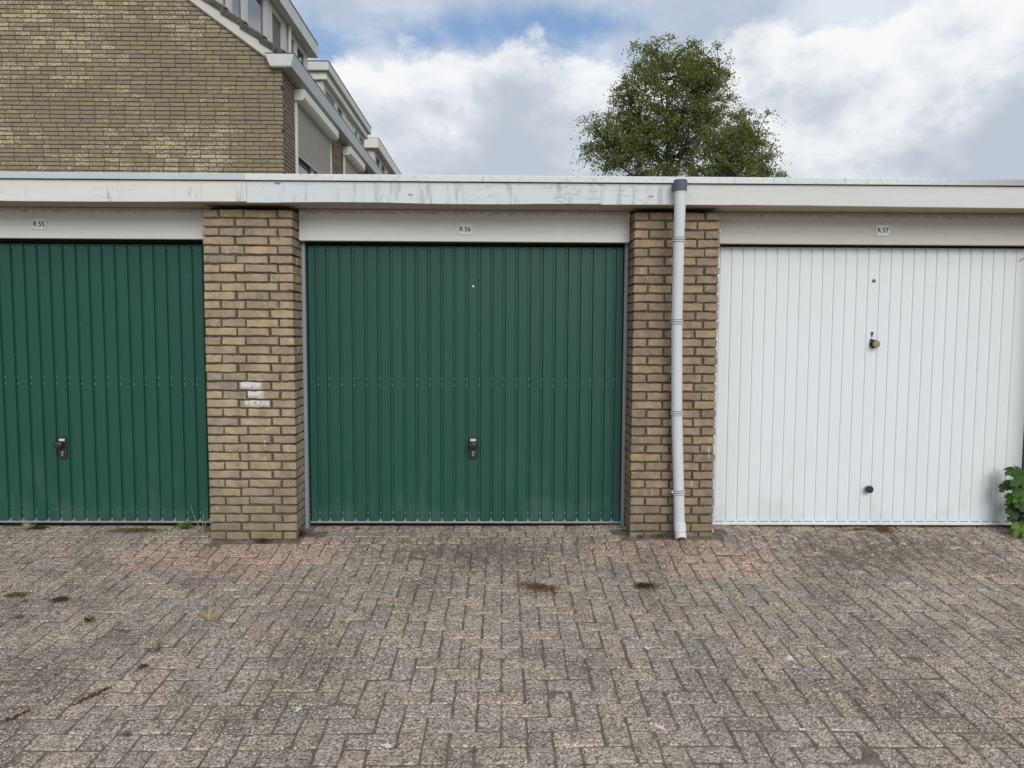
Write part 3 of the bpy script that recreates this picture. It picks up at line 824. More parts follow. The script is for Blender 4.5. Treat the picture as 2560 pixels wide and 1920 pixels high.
# --- middle garage, number 56
tc, ofc = garage(-1.434, 0.899, 'middle garage, green ribbed door between the two brick pillars, numbered R 56', M['lintel'], 2.092)
door_frame(tc, ofc, -1.434, 0.899)
gc = [-1.333, -1.256, -1.164, -1.073, -.982, -.890, -.799, -.709, -.619, -.528, -.438, -.347, -.258, -.168, -.079, .011, .101, .191, .281, .371, .461, .551, .640, .731, .807]
dc = green_door(tc, ofc, -1.395, 0.868, gc, 'dark green ribbed door with a black knob handle and a white plug')
handle_set(dc, -0.211, 0.6155)
MB().lathe([(0.0085, 0), (0.008, 0.003), (0.005, 0.0045)], (-0.212, 0.233, 1.785), 'y', 14).build('plug', M['sticker'], dc, smooth=True)
# --- right garage, number 57
tw, ofw = garage(1.491, 3.882, 'rightmost garage, white ribbed door right of the downpipe, numbered R 57', M['lintel_grey'], 2.090)
door_frame(tw, ofw, 1.492, 3.881)
for o in tw.children:
    if o.name.startswith('frame'): pass
xl, xr, zb, zt = 1.532, 3.843, 0.072, 2.078
leaf = MB().box(xl, xr, 0.2445, 0.262, zb, zt).build('garage_door', M['white_door'], tw, loc=ofw)
leaf['label'] = 'white ribbed steel door with a brass knob and a black knob'
P0, GW = 0.0828, 0.0100
lines = [2.312+P0*k for k in range(-9, 18)]
lines = [x-0.007 for x in lines if xl+0.03 < x < xr-0.03]
edges = [xl-GW/2]+lines+[xr+GW/2]
for a, b in zip(edges[:-1], edges[1:]):
    w = round(b-a-GW, 3); key = ('white', w)
    if key not in _bc: _bc[key] = ridge_mesh(w, zt-zb-0.006, 0.0072, M['white_door'], 0.0050)
    put('panel', _bc[key], leaf, ((a+b)/2, 0.2443, zb+0.002))
mb = MB().bbox(xl-0.004, xr+0.004, 0.224, 0.262, 0.0465, 0.0685, 0.004)
for g in lines: mb.prism([(g-0.011, 0.068), (g-0.006, 0.0775), (g+0.006, 0.0775), (g+0.011, 0.068)], 'y', 0.231, 0.2435)
mb.build('bottom_rail', M['white_door'], leaf)
yd = 0.2358
o = MB().lathe([(0.018, 0), (0.020, 0.006), (0.024, 0.016), (0.0275, 0.028), (0.0275, 0.036), (0.024, 0.041), (0.01, 0.043)], (2.697, yd, 0.319), 'y', 24).build('lower_knob', M['blackplastic'], leaf); auto_smooth(o)
# brass knob on a drop-shaped dark rose
pts = []
for k in range(22):
    a = math.radians(-200+k*290/21); pts.append((2.7+0.031*math.cos(a), 1.384+0.031*math.sin(a)))
pts.append((2.676, 1.424))
mb = MB().prism(pts, 'y', yd, yd-0.010)
mb.build('knob_rose', M['blackplastic'], leaf)
o = MB().lathe([(0.012, 0.008), (0.012, 0.022), (0.019, 0.028), (0.0255, 0.036), (0.026, 0.044), (0.0215, 0.050), (0.0205, 0.050), (0.019, 0.0485), (0.002, 0.0495)], (2.7, yd, 1.384), 'y', 24).build('brass_knob', M['brass'], leaf); auto_smooth(o)
k = MB().lathe([(0.0105, 0), (0.0105, 0.003)], (2.686, yd, 1.462), 'y', 14); k.bbox(2.6815, 2.6905, yd-0.003, yd, 1.436, 1.460, 0.001)
k.build('key_hole', M['keydark'], leaf)
o = MB().lathe([(0.0135, 0), (0.0130, 0.003), (0.008, 0.0055), (0.002, 0.006)], (2.685, yd, 1.841), 'y', 16).build('bolt', M['bolt'], leaf); auto_smooth(o)
MB().tube([(3.738, 0.228, 1.987), (3.752, 0.228, 2.001), (3.768, 0.228, 2.006)], 0.0022, 5).build('wire_clip', M['blackplastic'], leaf)

# ------------------------------------------------------------------ number signs
def number_sign(txt, x0, x1, z0, z1, label, tilt=0.0, heavy=False):
    cx, cz = (x0+x1)/2, (z0+z1)/2; w, h = (x1-x0)/2, (z1-z0)/2
    t = thing('number_sign', label, 'sign', (cx, 0.1455, cz), 'number signs above the doors')
    t.rotation_euler = (0, tilt, 0)
    MB().bbox(-w, w, -0.0035, 0.004, -h, h, 0.0008).build('sign_plate', M['sign'], t)
    cu = bpy.data.curves.new('lettering', 'FONT'); cu.body = txt; cu.size = 0.0475; cu.align_x = 'CENTER'; cu.align_y = 'CENTER'; cu.extrude = 0.0004
    cu.space_character = 0.98; cu.space_word = 0.75
    tmp = bpy.data.objects.new('tmp', cu); COL.objects.link(tmp)
    dg = bpy.context.evaluated_depsgraph_get(); me = bpy.data.meshes.new_from_object(tmp.evaluated_get(dg)); bpy.data.objects.remove(tmp)
    bm = bmesh.new(); bm.from_mesh(me); geo = list(bm.verts)+list(bm.edges)+list(bm.faces); base_v = list(bm.verts)
    for dx, dy, dzz in ((0.0014, 0, .00008), (0.0007, 0.0008, .00016), (0.0007, -0.0008, .00024)):
        new = [q for q in bmesh.ops.duplicate(bm, geom=geo)['geom'] if isinstance(q, bmesh.types.BMVert)]
        bmesh.ops.translate(bm, vec=(dx, dy, dzz), verts=new)
    bm.to_mesh(me); bm.free()
    me.materials.clear(); me.materials.append(M['ink'])
    o = put('lettering', me, t, (-0.0007, -0.0040, -0.002), (math.pi/2, 0, 0)); o.scale = (0.97, 1.0, 1.0)
    for sx in (-1, 1):
        for sz in (-1, 1):
            MB().lathe([(0.0036 if heavy else 0.0028, 0), (0.002, 0.0018)], (sx*(w-0.009), -0.0034, sz*(h-0.009)), 'y', 8).build('sign_screw', M['signscrew'], t)
number_sign('R 55', -3.279, -3.181, 2.155, 2.233, 'small white enamel plate reading R 55 over the left green door', 0.012)
number_sign('R 56', -0.316, -0.217, 2.139, 2.216, 'small white enamel plate reading R 56 over the middle green door', 0.006)
number_sign('R 57', 2.637, 2.738, 2.150, 2.227, 'small white enamel plate reading R 57 over the white door', -0.02, True)

# ------------------------------------------------------------------ downpipe
def build_downpipe():
    t = thing('downpipe', 'pale grey plastic downpipe with dark socket, fixed to the right brick pillar', 'downpipe', (1.24, -0.08, 0.05))
    off = -t.location
    path = [(1.163, -0.190, 2.392), (1.163, -0.190, 2.30), (1.166, -0.165, 2.078), (1.174, -0.125, 1.535), (1.194, -0.092, 0.913), (1.223, -0.075, 0.36), (1.233, -0.074, 0.125)]
    auto_smooth(MB().tube(path, 0.0365, 20).build('pipe', M['pipe'], t, loc=off))
    o = MB().tube([(1.163, -0.190, 2.383), (1.163, -0.190, 2.452)], [0.0425, 0.0445], 20); o.tube([(1.163, -0.19, 2.452), (1.163, -0.19, 2.456)], [0.0445, 0.041], 20)
    o.tube([(1.150, -0.17, 2.418), (1.150, -0.118, 2.418)], 0.031, 16)
    auto_smooth(o.build('socket', M['pipe_dark'], t, loc=off))
    auto_smooth(MB().tube([(1.163, -0.190, 2.372), (1.163, -0.190, 2.3829)], [0.0380, 0.0392], 20).build('sealing_ring', M['shoe'], t, loc=off))
    def at(z):
        for a, b in zip(path[:-1], path[1:]):
            if b[2] <= z <= a[2]:
                f = (a[2]-z)/(a[2]-b[2]); return Vector(a)+(Vector(b)-Vector(a))*f, (Vector(a)-Vector(b)).normalized()
    for z in (2.078, 1.535, 0.913, 0.36):
        p, d = at(z); mb = MB()
        for q in (-0.0095, 0.0055): mb.tube([p+d*(q-0.0045), p+d*(q+0.0045)], 0.0415, 20)
        MB().tube([p-d*0.0185, p+d*0.0145], 0.0376, 20).build('bracket_gap', M['pipe_dark'], t, loc=off)
        if z < 0.5: mb.bbox(p.x-0.050, p.x-0.037, p.y-0.004, p.y+0.010, z-0.009, z+0.008, 0.002)
        mb.tube([(p.x, p.y+0.030, z), (p.x, 0.012, z)], 0.0045, 8)
        auto_smooth(mb.build('pipe_bracket', M['pipe'], t, loc=off))
    mb = MB()
    n = 22; c0 = Vector((1.234, -0.074, 0.145)); c1 = Vector((1.238, -0.078, 0.085))
    mb.tube([c0, c1], [0.0405, 0.041], n, cap=False); mb.tube([c0+Vector((0, 0, .006)), c0], [0.0375, 0.0405], n, cap=False)
    # mouth: cut away at the front
    ring_t = []; ring_b = []
    for k in range(n):
        a = 2*math.pi*k/n; x, y = math.cos(a), math.sin(a)
        front = max(0.0, -y*0.9-0.1*0)
        ring_t.append((1.238+0.0385*x, -0.078+0.0385*y, 0.0855))
        ring_b.append((1.243+0.040*x, -0.084+0.040*y, 0.030+0.030*front**1.5))
    mb.add(ring_t+ring_b, [(k, (k+1) % n, (k+1) % n+n, k+n) for k in range(n)])
    auto_smooth(mb.build('shoe', M['shoe'], t, loc=off))
build_downpipe()

# ------------------------------------------------------------------ row houses behind
G = 6.0; WX = -3.275; SL = 0.727
def eave_z(x): return 5.44 + (WX-0.19-x)*SL
RIDGE_X = -8.2
def wall_course_fill(mb_list, plane, ranges_fn, z0, z1, seed, brick=0.21, joint=0.0105):
    r = random.Random(seed); i = 0; z = z0
    out = []
    while z < z1:
        a0, a1 = ranges_fn(z+0.026)
        if a1-a0 > 0.06:
            s = a0 - (0.11 if i % 2 else 0.0) - r.uniform(0, 0.03)
            while s < a1:
                L = brick if r.random() > 0.06 else 0.1
                b0, b1 = max(s, a0), min(s+L, a1)
                if b1-b0 > 0.03: out.append((b0, b1, z))
                s += L+joint
        z += 0.0625; i += 1
    return out

def house(y0, y1, label, gable=False):
    t = thing('row_house', label, 'house', (WX-3, (y0+y1)/2, 0), 'row of houses behind the garages')
    off = -t.location
    pr = [(RIDGE_X*2-WX, 0.03), (WX-0.16, 0.03), (WX-0.16, 5.42), (RIDGE_X, eave_z(RIDGE_X)-0.16), (RIDGE_X*2-WX, 5.42)]
    MB().prism(pr, 'y', y0+0.012, y1).build('wall', M['gable_mortar'], t, loc=off)
    sk = MB(); ops = [(6.68, 8.99), (10.13, 11.62)] if gable else []
    ed = [y0+0.012] + [q for o_ in ops for q in o_] + [y1]
    for a, b in zip(ed[0::2], ed[1::2]): sk.box(WX-0.1595, WX-0.012, a, b, 0.03, 5.42)
    for a, b in ops: sk.box(WX-0.1595, WX-0.012, a, b, 0.03, 2.98); sk.box(WX-0.1595, WX-0.012, a, b, 5.06, 5.42)
    sk.build('outer_leaf', M['gable_mortar'], t, loc=off)
    # roof slabs, both slopes
    def slab(sign):
        xe = WX-0.10 if sign > 0 else 2*RIDGE_X-WX+0.10
        e = eave_z(WX-0.10)
        p = [(xe, e-0.10), (xe, e), (RIDGE_X, eave_z(RIDGE_X)+0.02), (RIDGE_X, eave_z(RIDGE_X)-0.10)]
        return MB().prism(p, 'y', y0+(0.03 if gable else 0.0), y1-0.001)
    slab(1).build('roof', M['houseroof'], t, loc=off); slab(-1).build('roof', M['houseroof'], t, loc=off)
    # box gutter, white ends and underside, zinc face
    ga = y0-(0.10 if gable else -0.001); gb = y1-0.001
    pg = [(-3.488, 5.522), (-3.420, 5.350), (-3.111, 5.350), (-3.070, 5.522)]
    MB().prism(pg, 'y', ga, gb).build('gutter', M['zinc'], t, loc=off)
    MB().prism([(-3.4875, 5.5225), (-3.0695, 5.5225), (-3.063, 5.534), (-3.494, 5.534)], 'y', ga-0.008, gb).build('gutter_rim', M['lead'], t, loc=off)
    MB().prism([(-3.415, 5.3485), (-3.118, 5.3485), (-3.113, 5.340), (-3.413, 5.340)], 'y', ga+0.002, gb).build('gutter_underside', M['gutter_under'], t, loc=off)
    if gable:
        MB().prism([(x, z) for x, z in [(-3.484, 5.518), (-3.418, 5.354), (-3.113, 5.354), (-3.074, 5.518)]], 'y', ga-0.005, ga-0.0005).build('gutter_end', M['gutter_under'], t, loc=off)
    return t, off

def add_window(t, off, y0, y1, z0, z1, xw, posts, panes, depth=0.06, fmat='frame', kinds=None):
    """window strip in a wall facing +X: sill and head rails, posts between panes"""
    w = MB(); w.bbox(xw-depth, xw+0.012, y0, y1, z1-0.07, z1, 0.004); w.bbox(xw-depth, xw+0.020, y0, y1, z0, z0+0.06, 0.004)
    for a, b in posts: w.bbox(xw-depth, xw+0.014, a, b, z0+0.061, z1-0.071, 0.004)
    win = w.build('window', M[fmat], t, loc=off)
    for i, (a, b) in enumerate(panes):
        MB().box(xw-0.040, xw-0.030, a, b, z0+0.061, z1-0.071).build('pane', M['glass'], win)
        s = MB()
        for q0, q1, r0, r1 in ((a, b, z0+0.061, z0+0.105), (a, b, z1-0.115, z1-0.0715), (a, a+0.045, z0+0.106, z1-0.1155), (b-0.045, b, z0+0.106, z1-0.1155)):
            s.bbox(xw-0.029, xw+0.004, q0, q1, r0, r1, 0.003)
        s.build('sash', M[fmat], win)
        k = (kinds or '')[i:i+1]
        if k == 'c':   # net curtain just in front of the dark room, seen behind the glass line
            MB().box(xw-0.0295, xw-0.0292, a+0.046, b-0.046, z0+0.107, z1-0.117).build('curtain', M['curtain'], win)
        if k == 'b':   # slatted blind
            sl = MB(); z = z1-0.13
            while z > z0+0.13: sl.box(xw-0.0298, xw-0.024, a+0.046, b-0.046, z-0.012, z); z -= 0.035
            sl.build('blind', M['shutter'], win)
    return win

def dormer(t, off, ya, yb, fz0, fz1, fmat, wall_end, posts, panes, kinds, second=False, win_z=(6.45, 7.72)):
    XF, XW = -4.3, -4.5
    body = MB().prism([(XW-0.062, eave_z(XW)-0.05), (XW-0.062, fz0-0.001), (-7.0, fz0-0.001), (-7.0, eave_z(-7.0))], 'y', ya+0.20, wall_end-0.0005).build('dormer', M['panelfill'], t, loc=off)
    d = MB().bbox(XF-0.02, XF, ya, yb, fz0, fz1, 0.003); d.bbox(-7.1, XF-0.0205, ya, ya+0.02, fz0, fz1, 0.003); d.bbox(-7.1, XF-0.0205, yb-0.02, yb, fz0, fz1, 0.003)
    d.build('dormer_fascia', fmat, body)
    MB().box(-7.1, XF-0.021, ya+0.021, yb-0.021, fz0+0.001, fz1-0.02).build('dormer_roof', M['fascia2'], body)
    MB().box(-7.12, XF+0.012, ya-0.012, yb+0.012, fz1+0.0005, fz1+0.016).build('dormer_trim', M['lead'] if fmat != M['fascia3'] else M['zinc'], body)
    if second:
        MB().bbox(-4.56, -4.38, ya+0.11, yb-0.13, 7.72, fz0-0.002, 0.006).build('shutter_box', M['shutter'], body)
        MB().box(-5.5, -4.5601, ya+0.112, ya+0.20, 7.72, fz0-0.002).build('side_panel', M['shutter'], body)
    add_window(t, off, ya+0.19, wall_end, win_z[0], win_z[1], XW, posts, panes, kinds=kinds)

# ---- end house with the gable
h1, o1 = house(G, 12.6, 'nearest row house, with the yellow-brown brick gable and a rolled-down shutter', True)
def build_gable():
    def rng_x(z):
        lim = WX
        if z > 5.30: lim = min(WX, -3.473-(z-0.026-5.48)/SL-0.02)
        return (-12.2, lim)
    spans = wall_course_fill(None, 'y', rng_x, 0.10, 8.6, 11)
    near = []; rest = []
    for a, b, z in spans:
        px, py, _ = project(((a+b)/2, G, z+0.026))
        vis = px > 12 and py < 440 and py > 4 and (b-a) > 0.19
        (near if vis else rest).append((a, b, z, px, py))
    near.sort(key=lambda s: (s[3]-640)**2*0.35+(s[4]-240)**2)
    rest += near[300:]; near = near[:300]
    r = random.Random(5)
    for a, b, z, _, _ in near:
        me = brick_variant(round(b-a, 3), 0.05, 0.0510, M['gable'], r, 6, 3, 0.0016, 0.004)
        put('brick', me, h1, Vector(((a+b)/2, G+r.gauss(0, .0015), z+0.0255+r.gauss(0, .001)))+o1, (0, r.gauss(0, .003), 0))
    mb = MB()
    for a, b, z, px, py in rest:
        y = G+r.gauss(0, .0015)
        if px > -400 and py < 500: mb.bbox(a, b, y, y+0.05, z, z+0.051, 0.004)
        else: mb.box(a, b, y, y+0.05, z, z+0.051)
    stuff(mb.build('gable_bricks', M['gable'], h1, loc=o1))
    # bricks on the side wall
    mb = MB()
    for i in range(86):
        z = 0.10+i*0.0625
        if z > 5.33: break
        s = G+0.008 - (0.11 if i % 2 else 0)
        while s < 13.0:
            L = 0.21 if r.random() > .05 else .1
            a, b = max(s, G+(0.1 if i % 2 else 0.001)), s+L
            hit = (4.0 < z < 5.27 and (6.62 < b and a < 9.05 or 10.06 < b and a < 11.66)) or (2.5 < z <= 4.0 and (6.62 < b and a < 9.05 or 10.06 < b and a < 11.66))
            if b-a > .03 and not hit:
                x = WX+r.gauss(0, .0015); mb.bbox(x-0.05, x, a, b, z, z+.051, .004)
            elif hit:
                if a < 6.64 < b: mb.bbox(WX-.05, WX, a, 6.63, z, z+.051, .004)
            s += L+.0105
    stuff(mb.build('side_wall_bricks', M['sidebrick'], h1, loc=o1))
build_gable()
# barge board and verge tiles along the gable
ang = math.atan(SL)
def slope_pts(xa, za, xb):  return (xb, za+(xa-xb)*SL)
x0, z0 = -3.473, 5.480
bb = [(x0, z0), (RIDGE_X, z0+(x0-RIDGE_X)*SL), (RIDGE_X, z0+(x0-RIDGE_X)*SL+0.175), (x0+0.11, z0+0.175-0.11*SL)]
MB().prism(bb, 'y', G-0.055, G-0.020).build('barge_board', M['barge'], h1, loc=o1)
MB().prism([(x, z-0.02) for x, z in bb], 'y', G-0.019, G+0.03).build('barge_backing', M['barge'], h1, loc=o1)
r = random.Random(9)
for k in range(14):
    xa = -3.212 - k*0.278; za = 5.585 + k*0.278*SL
    L = 0.375; Tt = 0.0
    m4 = Matrix.Translation(Vector((xa, 0, za))+o1) @ Matrix.Rotation(ang, 4, 'Y') @ Matrix.Rotation(math.radians(-5.5), 4, 'Y')
    mb = MB(); segs = 6
    prof = [(G-0.090, -0.088), (G-0.092, -0.03), (G-0.066, -0.004), (G+0.02, 0.0), (G+0.20, -0.045), (G+0.20, -0.09), (G+0.03, -0.06), (G-0.058, -0.06), (G-0.058, -0.088)]
    vs = []; 
    for i in range(segs+1):
        for (yy, zz) in prof: vs.append(m4 @ Vector((-L*i/segs, yy+r.uniform(-.001, .001), zz+r.uniform(-.0015, .0015))))
    n = len(prof); fs = [(i*n+j, i*n+(j+1) % n, (i+1)*n+(j+1) % n, (i+1)*n+j) for i in range(segs) for j in range(n)]
    fs += [tuple(range(n))[::-1], tuple(segs*n+j for j in range(n))]
    mb.add(vs, fs).build('verge_tile', M['tile'], h1)
# shutters of the first house
def shutter(t, off, ya, yb, zbot, label=None):
    pr = [(WX-0.01, 5.262), (WX+0.155, 5.262), (WX+0.155, 5.130), (WX+0.120, 5.092), (WX-0.01, 5.092)]
    sh = MB().prism(pr, 'y', ya, yb).build('shutter_box', M['shutter'], t, loc=off)
    for q in (ya+0.002, yb-0.05): MB().bbox(WX-0.02, WX+0.022, q+0.03, q+0.085 if q < yb-0.1 else yb-0.004, 2.9, 5.0915, 0.003).build('guide_rail', M['shutter'], sh)
    z = 5.0905
    while z > zbot:
        MB().prism([(WX-0.028, z), (WX+0.004, z-0.003), (WX+0.012, z-0.012), (WX+0.012, z-0.020), (WX-0.028, z-0.022)], 'y', ya+0.09, yb-0.06).build('slat', M['shutter'], sh); z -= 0.040
    MB().bbox(WX-0.010, WX+0.010, ya+0.09, yb-0.06, z-0.02, z-0.001, 0.002).build('bottom_bar', M['shutter'], sh)
    add_window(t, off, ya+0.09, yb-0.06, 3.0, 5.05, WX-0.045, [((ya+yb)/2-0.05, (ya+yb)/2+0.05)], [(ya+0.09, (ya+yb)/2-0.051), ((ya+yb)/2+0.051, yb-0.06)])
shutter(h1, o1, 6.64, 9.01, 4.30)
shutter(h1, o1, 10.09, 11.64, 4.20)
dormer(h1, o1, 6.12, 12.26, 7.815, 8.105, M['fascia2'], 12.05,
       [(6.33, 6.55), (6.88, 6.98), (7.21, 7.37), (7.93, 8.12), (9.08, 9.48), (10.16, 10.44), (10.50, 10.70), (11.04, 11.2), (11.83, 12.05)],
       [(6.551, 6.879), (6.981, 7.209), (7.371, 7.929), (8.121, 9.079), (9.481, 10.159), (10.701, 11.039), (11.201, 11.829)], 'cc.. cc.'.replace(' ', ''), win_z=(6.6, 7.80))
MB().tube([(-4.44, 10.47, 6.3), (-4.44, 10.47, 7.81)], 0.035, 12).build('rain_pipe', M['frame'], h1, loc=o1)
# ---- middle house
h2, o2 = house(12.601, 19.6, 'middle row house, with a two-step white dormer and slatted window blinds')
dormer(h2, o2, 13.26, 19.03, 7.907, 8.112, M['fascia2'], 18.86,
       [(13.46, 13.72), (14.83, 15.04), (15.70, 16.00), (17.15, 17.36), (17.77, 18.01), (18.78, 18.86)],
       [(13.721, 14.829), (15.041, 15.699), (17.361, 17.769), (18.011, 18.779)], 'b...', True, win_z=(6.5, 7.715))
MB().bbox(-4.56, -4.505, 16.001, 17.149, 6.56, 7.64, 0.003).build('siding_panel', M['panelfill'], h2, loc=o2)
# ---- far house
h3, o3 = house(19.601, 27.0, 'farthest row house, with a cream dormer edge, at the end of the row')
dormer(h3, o3, 20.37, 26.3, 7.838, 8.172, M['fascia3'], 26.1,
       [(20.57, 21.0), (21.9, 22.1), (23.0, 23.5), (24.4, 24.6), (25.6, 26.1)],
       [(21.001, 21.899), (22.101, 22.999), (23.501, 24.399), (24.601, 25.599)], '....', win_z=(6.5, 7.83))
for (t, o, a, b) in ((h2, o2, 12.66, 19.55), (h3, o3, 19.65, 26.95)):
    mb = MB(); r = random.Random(int(a))
    for i in range(30):
        z = 3.5+i*0.0625; s = a-(0.11 if i % 2 else 0)
        while s < b:
            mb.box(WX-.05, WX, max(a, s), min(b, s+.21), z, z+.051); s += .2205
    stuff(mb.build('side_wall_bricks', M['sidebrick'], t, loc=o))
# the small pale enamelled plate low on the gable at the picture edge
pl = MB().bbox(-8.2, -7.56, G-0.03, G-0.004, 3.4, 3.955, 0.003).build('wall_plate', paint('pale_blue_enamel', lin(176,192,216), 0.3, var=0.25, scale=9), None)
tag(pl, 'pale blue reflecting plate on the brick gable, cut off by the left picture edge', 'plate')

# ------------------------------------------------------------------ birch tree
def leaf_mat(name, c1, c2, c3, trans=0.35):
    m = bpy.data.materials.new(name); m.use_nodes = True; n = NT(m.node_tree)
    b = m.node_tree.nodes['Principled BSDF']; out = m.node_tree.nodes['Material Output']
    col = n.ramp(n.node('ShaderNodeNewGeometry').outputs['Random Per Island'], [(0.0, c1), (0.5, c2), (1.0, c3)])
    n.put(b.inputs['Base Color'], col); b.inputs['Roughness'].default_value = 0.55; b.inputs['Specular IOR Level'].default_value = 0.3
    tr = n.node('ShaderNodeBsdfTranslucent'); n.put(tr.inputs[0], n.mix(1.0, col, (1.25, 1.35, 0.7, 1), 'MULTIPLY'))
    mx = n.node('ShaderNodeMixShader'); mx.inputs[0].default_value = trans
    n.l.new(b.outputs[0], mx.inputs[1]); n.l.new(tr.outputs[0], mx.inputs[2]); n.l.new(mx.outputs[0], out.inputs[0])
    return m
M['birch_leaf'] = leaf_mat('birch_leaf', lin(92,100,52), lin(120,128,70), lin(152,154,98), 0.48)
M['bark'] = paint('dark_bark', lin(74,66,58), 0.9, var=0.3, scale=8)

def build_tree():
    t = thing('birch_tree', 'tall birch tree with drooping leafy twigs rising behind the garage roof', 'tree', (6.0, 20, 0.0))
    off = Vector(t.location)
    R = np.random.default_rng(21)
    ell = [((5.42, 20, 9.35), (1.80, 1.8, 2.05), 255), ((6.1, 20, 7.4), (2.8, 2.4, 1.8), 310), ((3.72, 19.7, 8.05), (1.20, 1.2, 0.95), 80),
           ((8.35, 20.2, 7.75), (0.85, 1.1, 1.55), 90), ((9.05, 20, 6.3), (0.75, 0.9, 0.95), 50), ((6.6, 19.9, 10.3), (1.05, 1.0, 0.95), 60), ((6, 20, 5.2), (3.2, 2.6, 1.6), 170), ((7.5, 20, 8.2), (0.7, 1.2, 1.0), 26), ((7.0, 19.4, 9.4), (0.6, 0.9, 0.9), 22)]
    cl = []
    for c, rad, k in ell:
        u = R.normal(size=(k, 3)); u /= np.linalg.norm(u, axis=1)[:, None]
        rr = R.uniform(0.25, 1.0, k)**0.5 * R.uniform(0.9, 1.12, k)
        cl.append(np.array(c)+u*rr[:, None]*np.array(rad))
    cl = np.vstack(cl)
    # limbs
    mb = MB(); skel = []
    base = Vector((6.0, 20, 0.0)); fork = Vector((5.95, 20, 3.4))
    mb.tube([base, (6.02, 20, 1.5), fork, (5.8, 20, 6.0), (5.6, 20, 8.2), (5.5, 20, 10.6)], [0.26, 0.21, 0.17, 0.11, 0.06, 0.012], 10)
    def add_limb(p0, p1, r0, sag=0.25):
        p0, p1 = Vector(p0), Vector(p1); pts = []
        for i in range(6):
            f = i/5; p = p0.lerp(p1, f); p.z += math.sin(f*math.pi)*sag; p += Vector(R.normal(size=3)*0.05); pts.append(p)
        mb.tube(pts, [r0*(1-0.8*i/5) for i in range(6)], 6); skel.extend(pts)
    for i in range(25): skel.append(Vector((6.0-0.02*i, 20, 3.4+0.29*i)))
    for p0, p1, r0 in (((5.9, 20, 4.6), (3.5, 19.6, 7.7), .07), ((5.85, 20, 5.2), (8.6, 20.2, 8.0), .07), ((5.9, 20, 4.2), (8.9, 19.9, 6.2), .065), ((5.75, 20, 6.4), (4.4, 20.3, 9.3), .05),
                       ((5.7, 20, 6.8), (7.2, 19.8, 10.3), .05), ((5.8, 20, 5.8), (6.0, 18.6, 8.6), .05), ((5.8, 20, 5.8), (6.2, 21.5, 8.8), .05), ((5.9, 20, 4.2), (3.2, 20.5, 6.4), .06), ((5.7, 20, 7.4), (5.0, 19.6, 10.8), .04), ((5.9, 20, 4.8), (7.6, 18.9, 7.0), .05)):
        add_limb(p0, p1, r0)
    sk = np.array([tuple(p) for p in skel])
    for c in cl:
        d = np.linalg.norm(sk-c, axis=1) + np.maximum(0, sk[:, 2]-c[2])*0.7
        q = sk[d.argmin()]
        p0, p1 = Vector(q), Vector(c); mid = p0.lerp(p1, 0.5)+Vector((0, 0, 0.12))+Vector(R.normal(size=3)*0.06)
        mb.tube([p0, mid, p1], [0.022, 0.014, 0.006], 4, cap=False)
    # drooping twigs and leaves
    LV = []; 
    for c in cl:
        ns = R.integers(9, 15)
        for s in range(ns):
            dirv = R.normal(size=3); dirv[2] *= 0.5; dirv /= np.linalg.norm(dirv)+1e-6
            L = R.uniform(0.3, 0.95); k = 10; pts = []
            for i in range(k):
                f = i/(k-1); p = c + dirv*L*0.62*f + np.array([0, 0, 0.14*f-0.62*L*f*f]); pts.append(p)
            if s % 3 == 0: mb.tube([tuple(pts[0]), tuple(pts[4]), tuple(pts[9])], [0.004, 0.003, 0.0015], 3, cap=False)
            for i in range(1, k):
                if R.random() < 0.88: LV.append(pts[i]+R.normal(size=3)*0.045)
    LV = np.array(LV); n = len(LV)
    a = R.normal(size=(n, 3)); a[:, 2] -= 0.7; a /= np.linalg.norm(a, axis=1)[:, None]
    b = np.cross(a, R.normal(size=(n, 3))); b /= np.linalg.norm(b, axis=1)[:, None]
    s = R.uniform(0.05, 0.092, n)[:, None]
    v = np.empty((n*4, 3)); v[0::4] = LV; v[1::4] = LV+a*s*0.45+b*s*0.34; v[2::4] = LV+a*s; v[3::4] = LV+a*s*0.45-b*s*0.34
    v -= np.array(off)
    me = bpy.data.meshes.new('crown'); me.vertices.add(n*4); me.vertices.foreach_set('co', v.ravel())
    me.loops.add(n*4); me.loops.foreach_set('vertex_index', np.arange(n*4)); me.polygons.add(n)
    me.polygons.foreach_set('loop_start', np.arange(0, n*4, 4)); me.polygons.foreach_set('loop_total', np.full(n, 4)); me.update(); me.validate()
    me.materials.append(M['birch_leaf']); put('crown', me, t)
    mb.build('trunk', M['bark'], t, loc=-off)
build_tree()

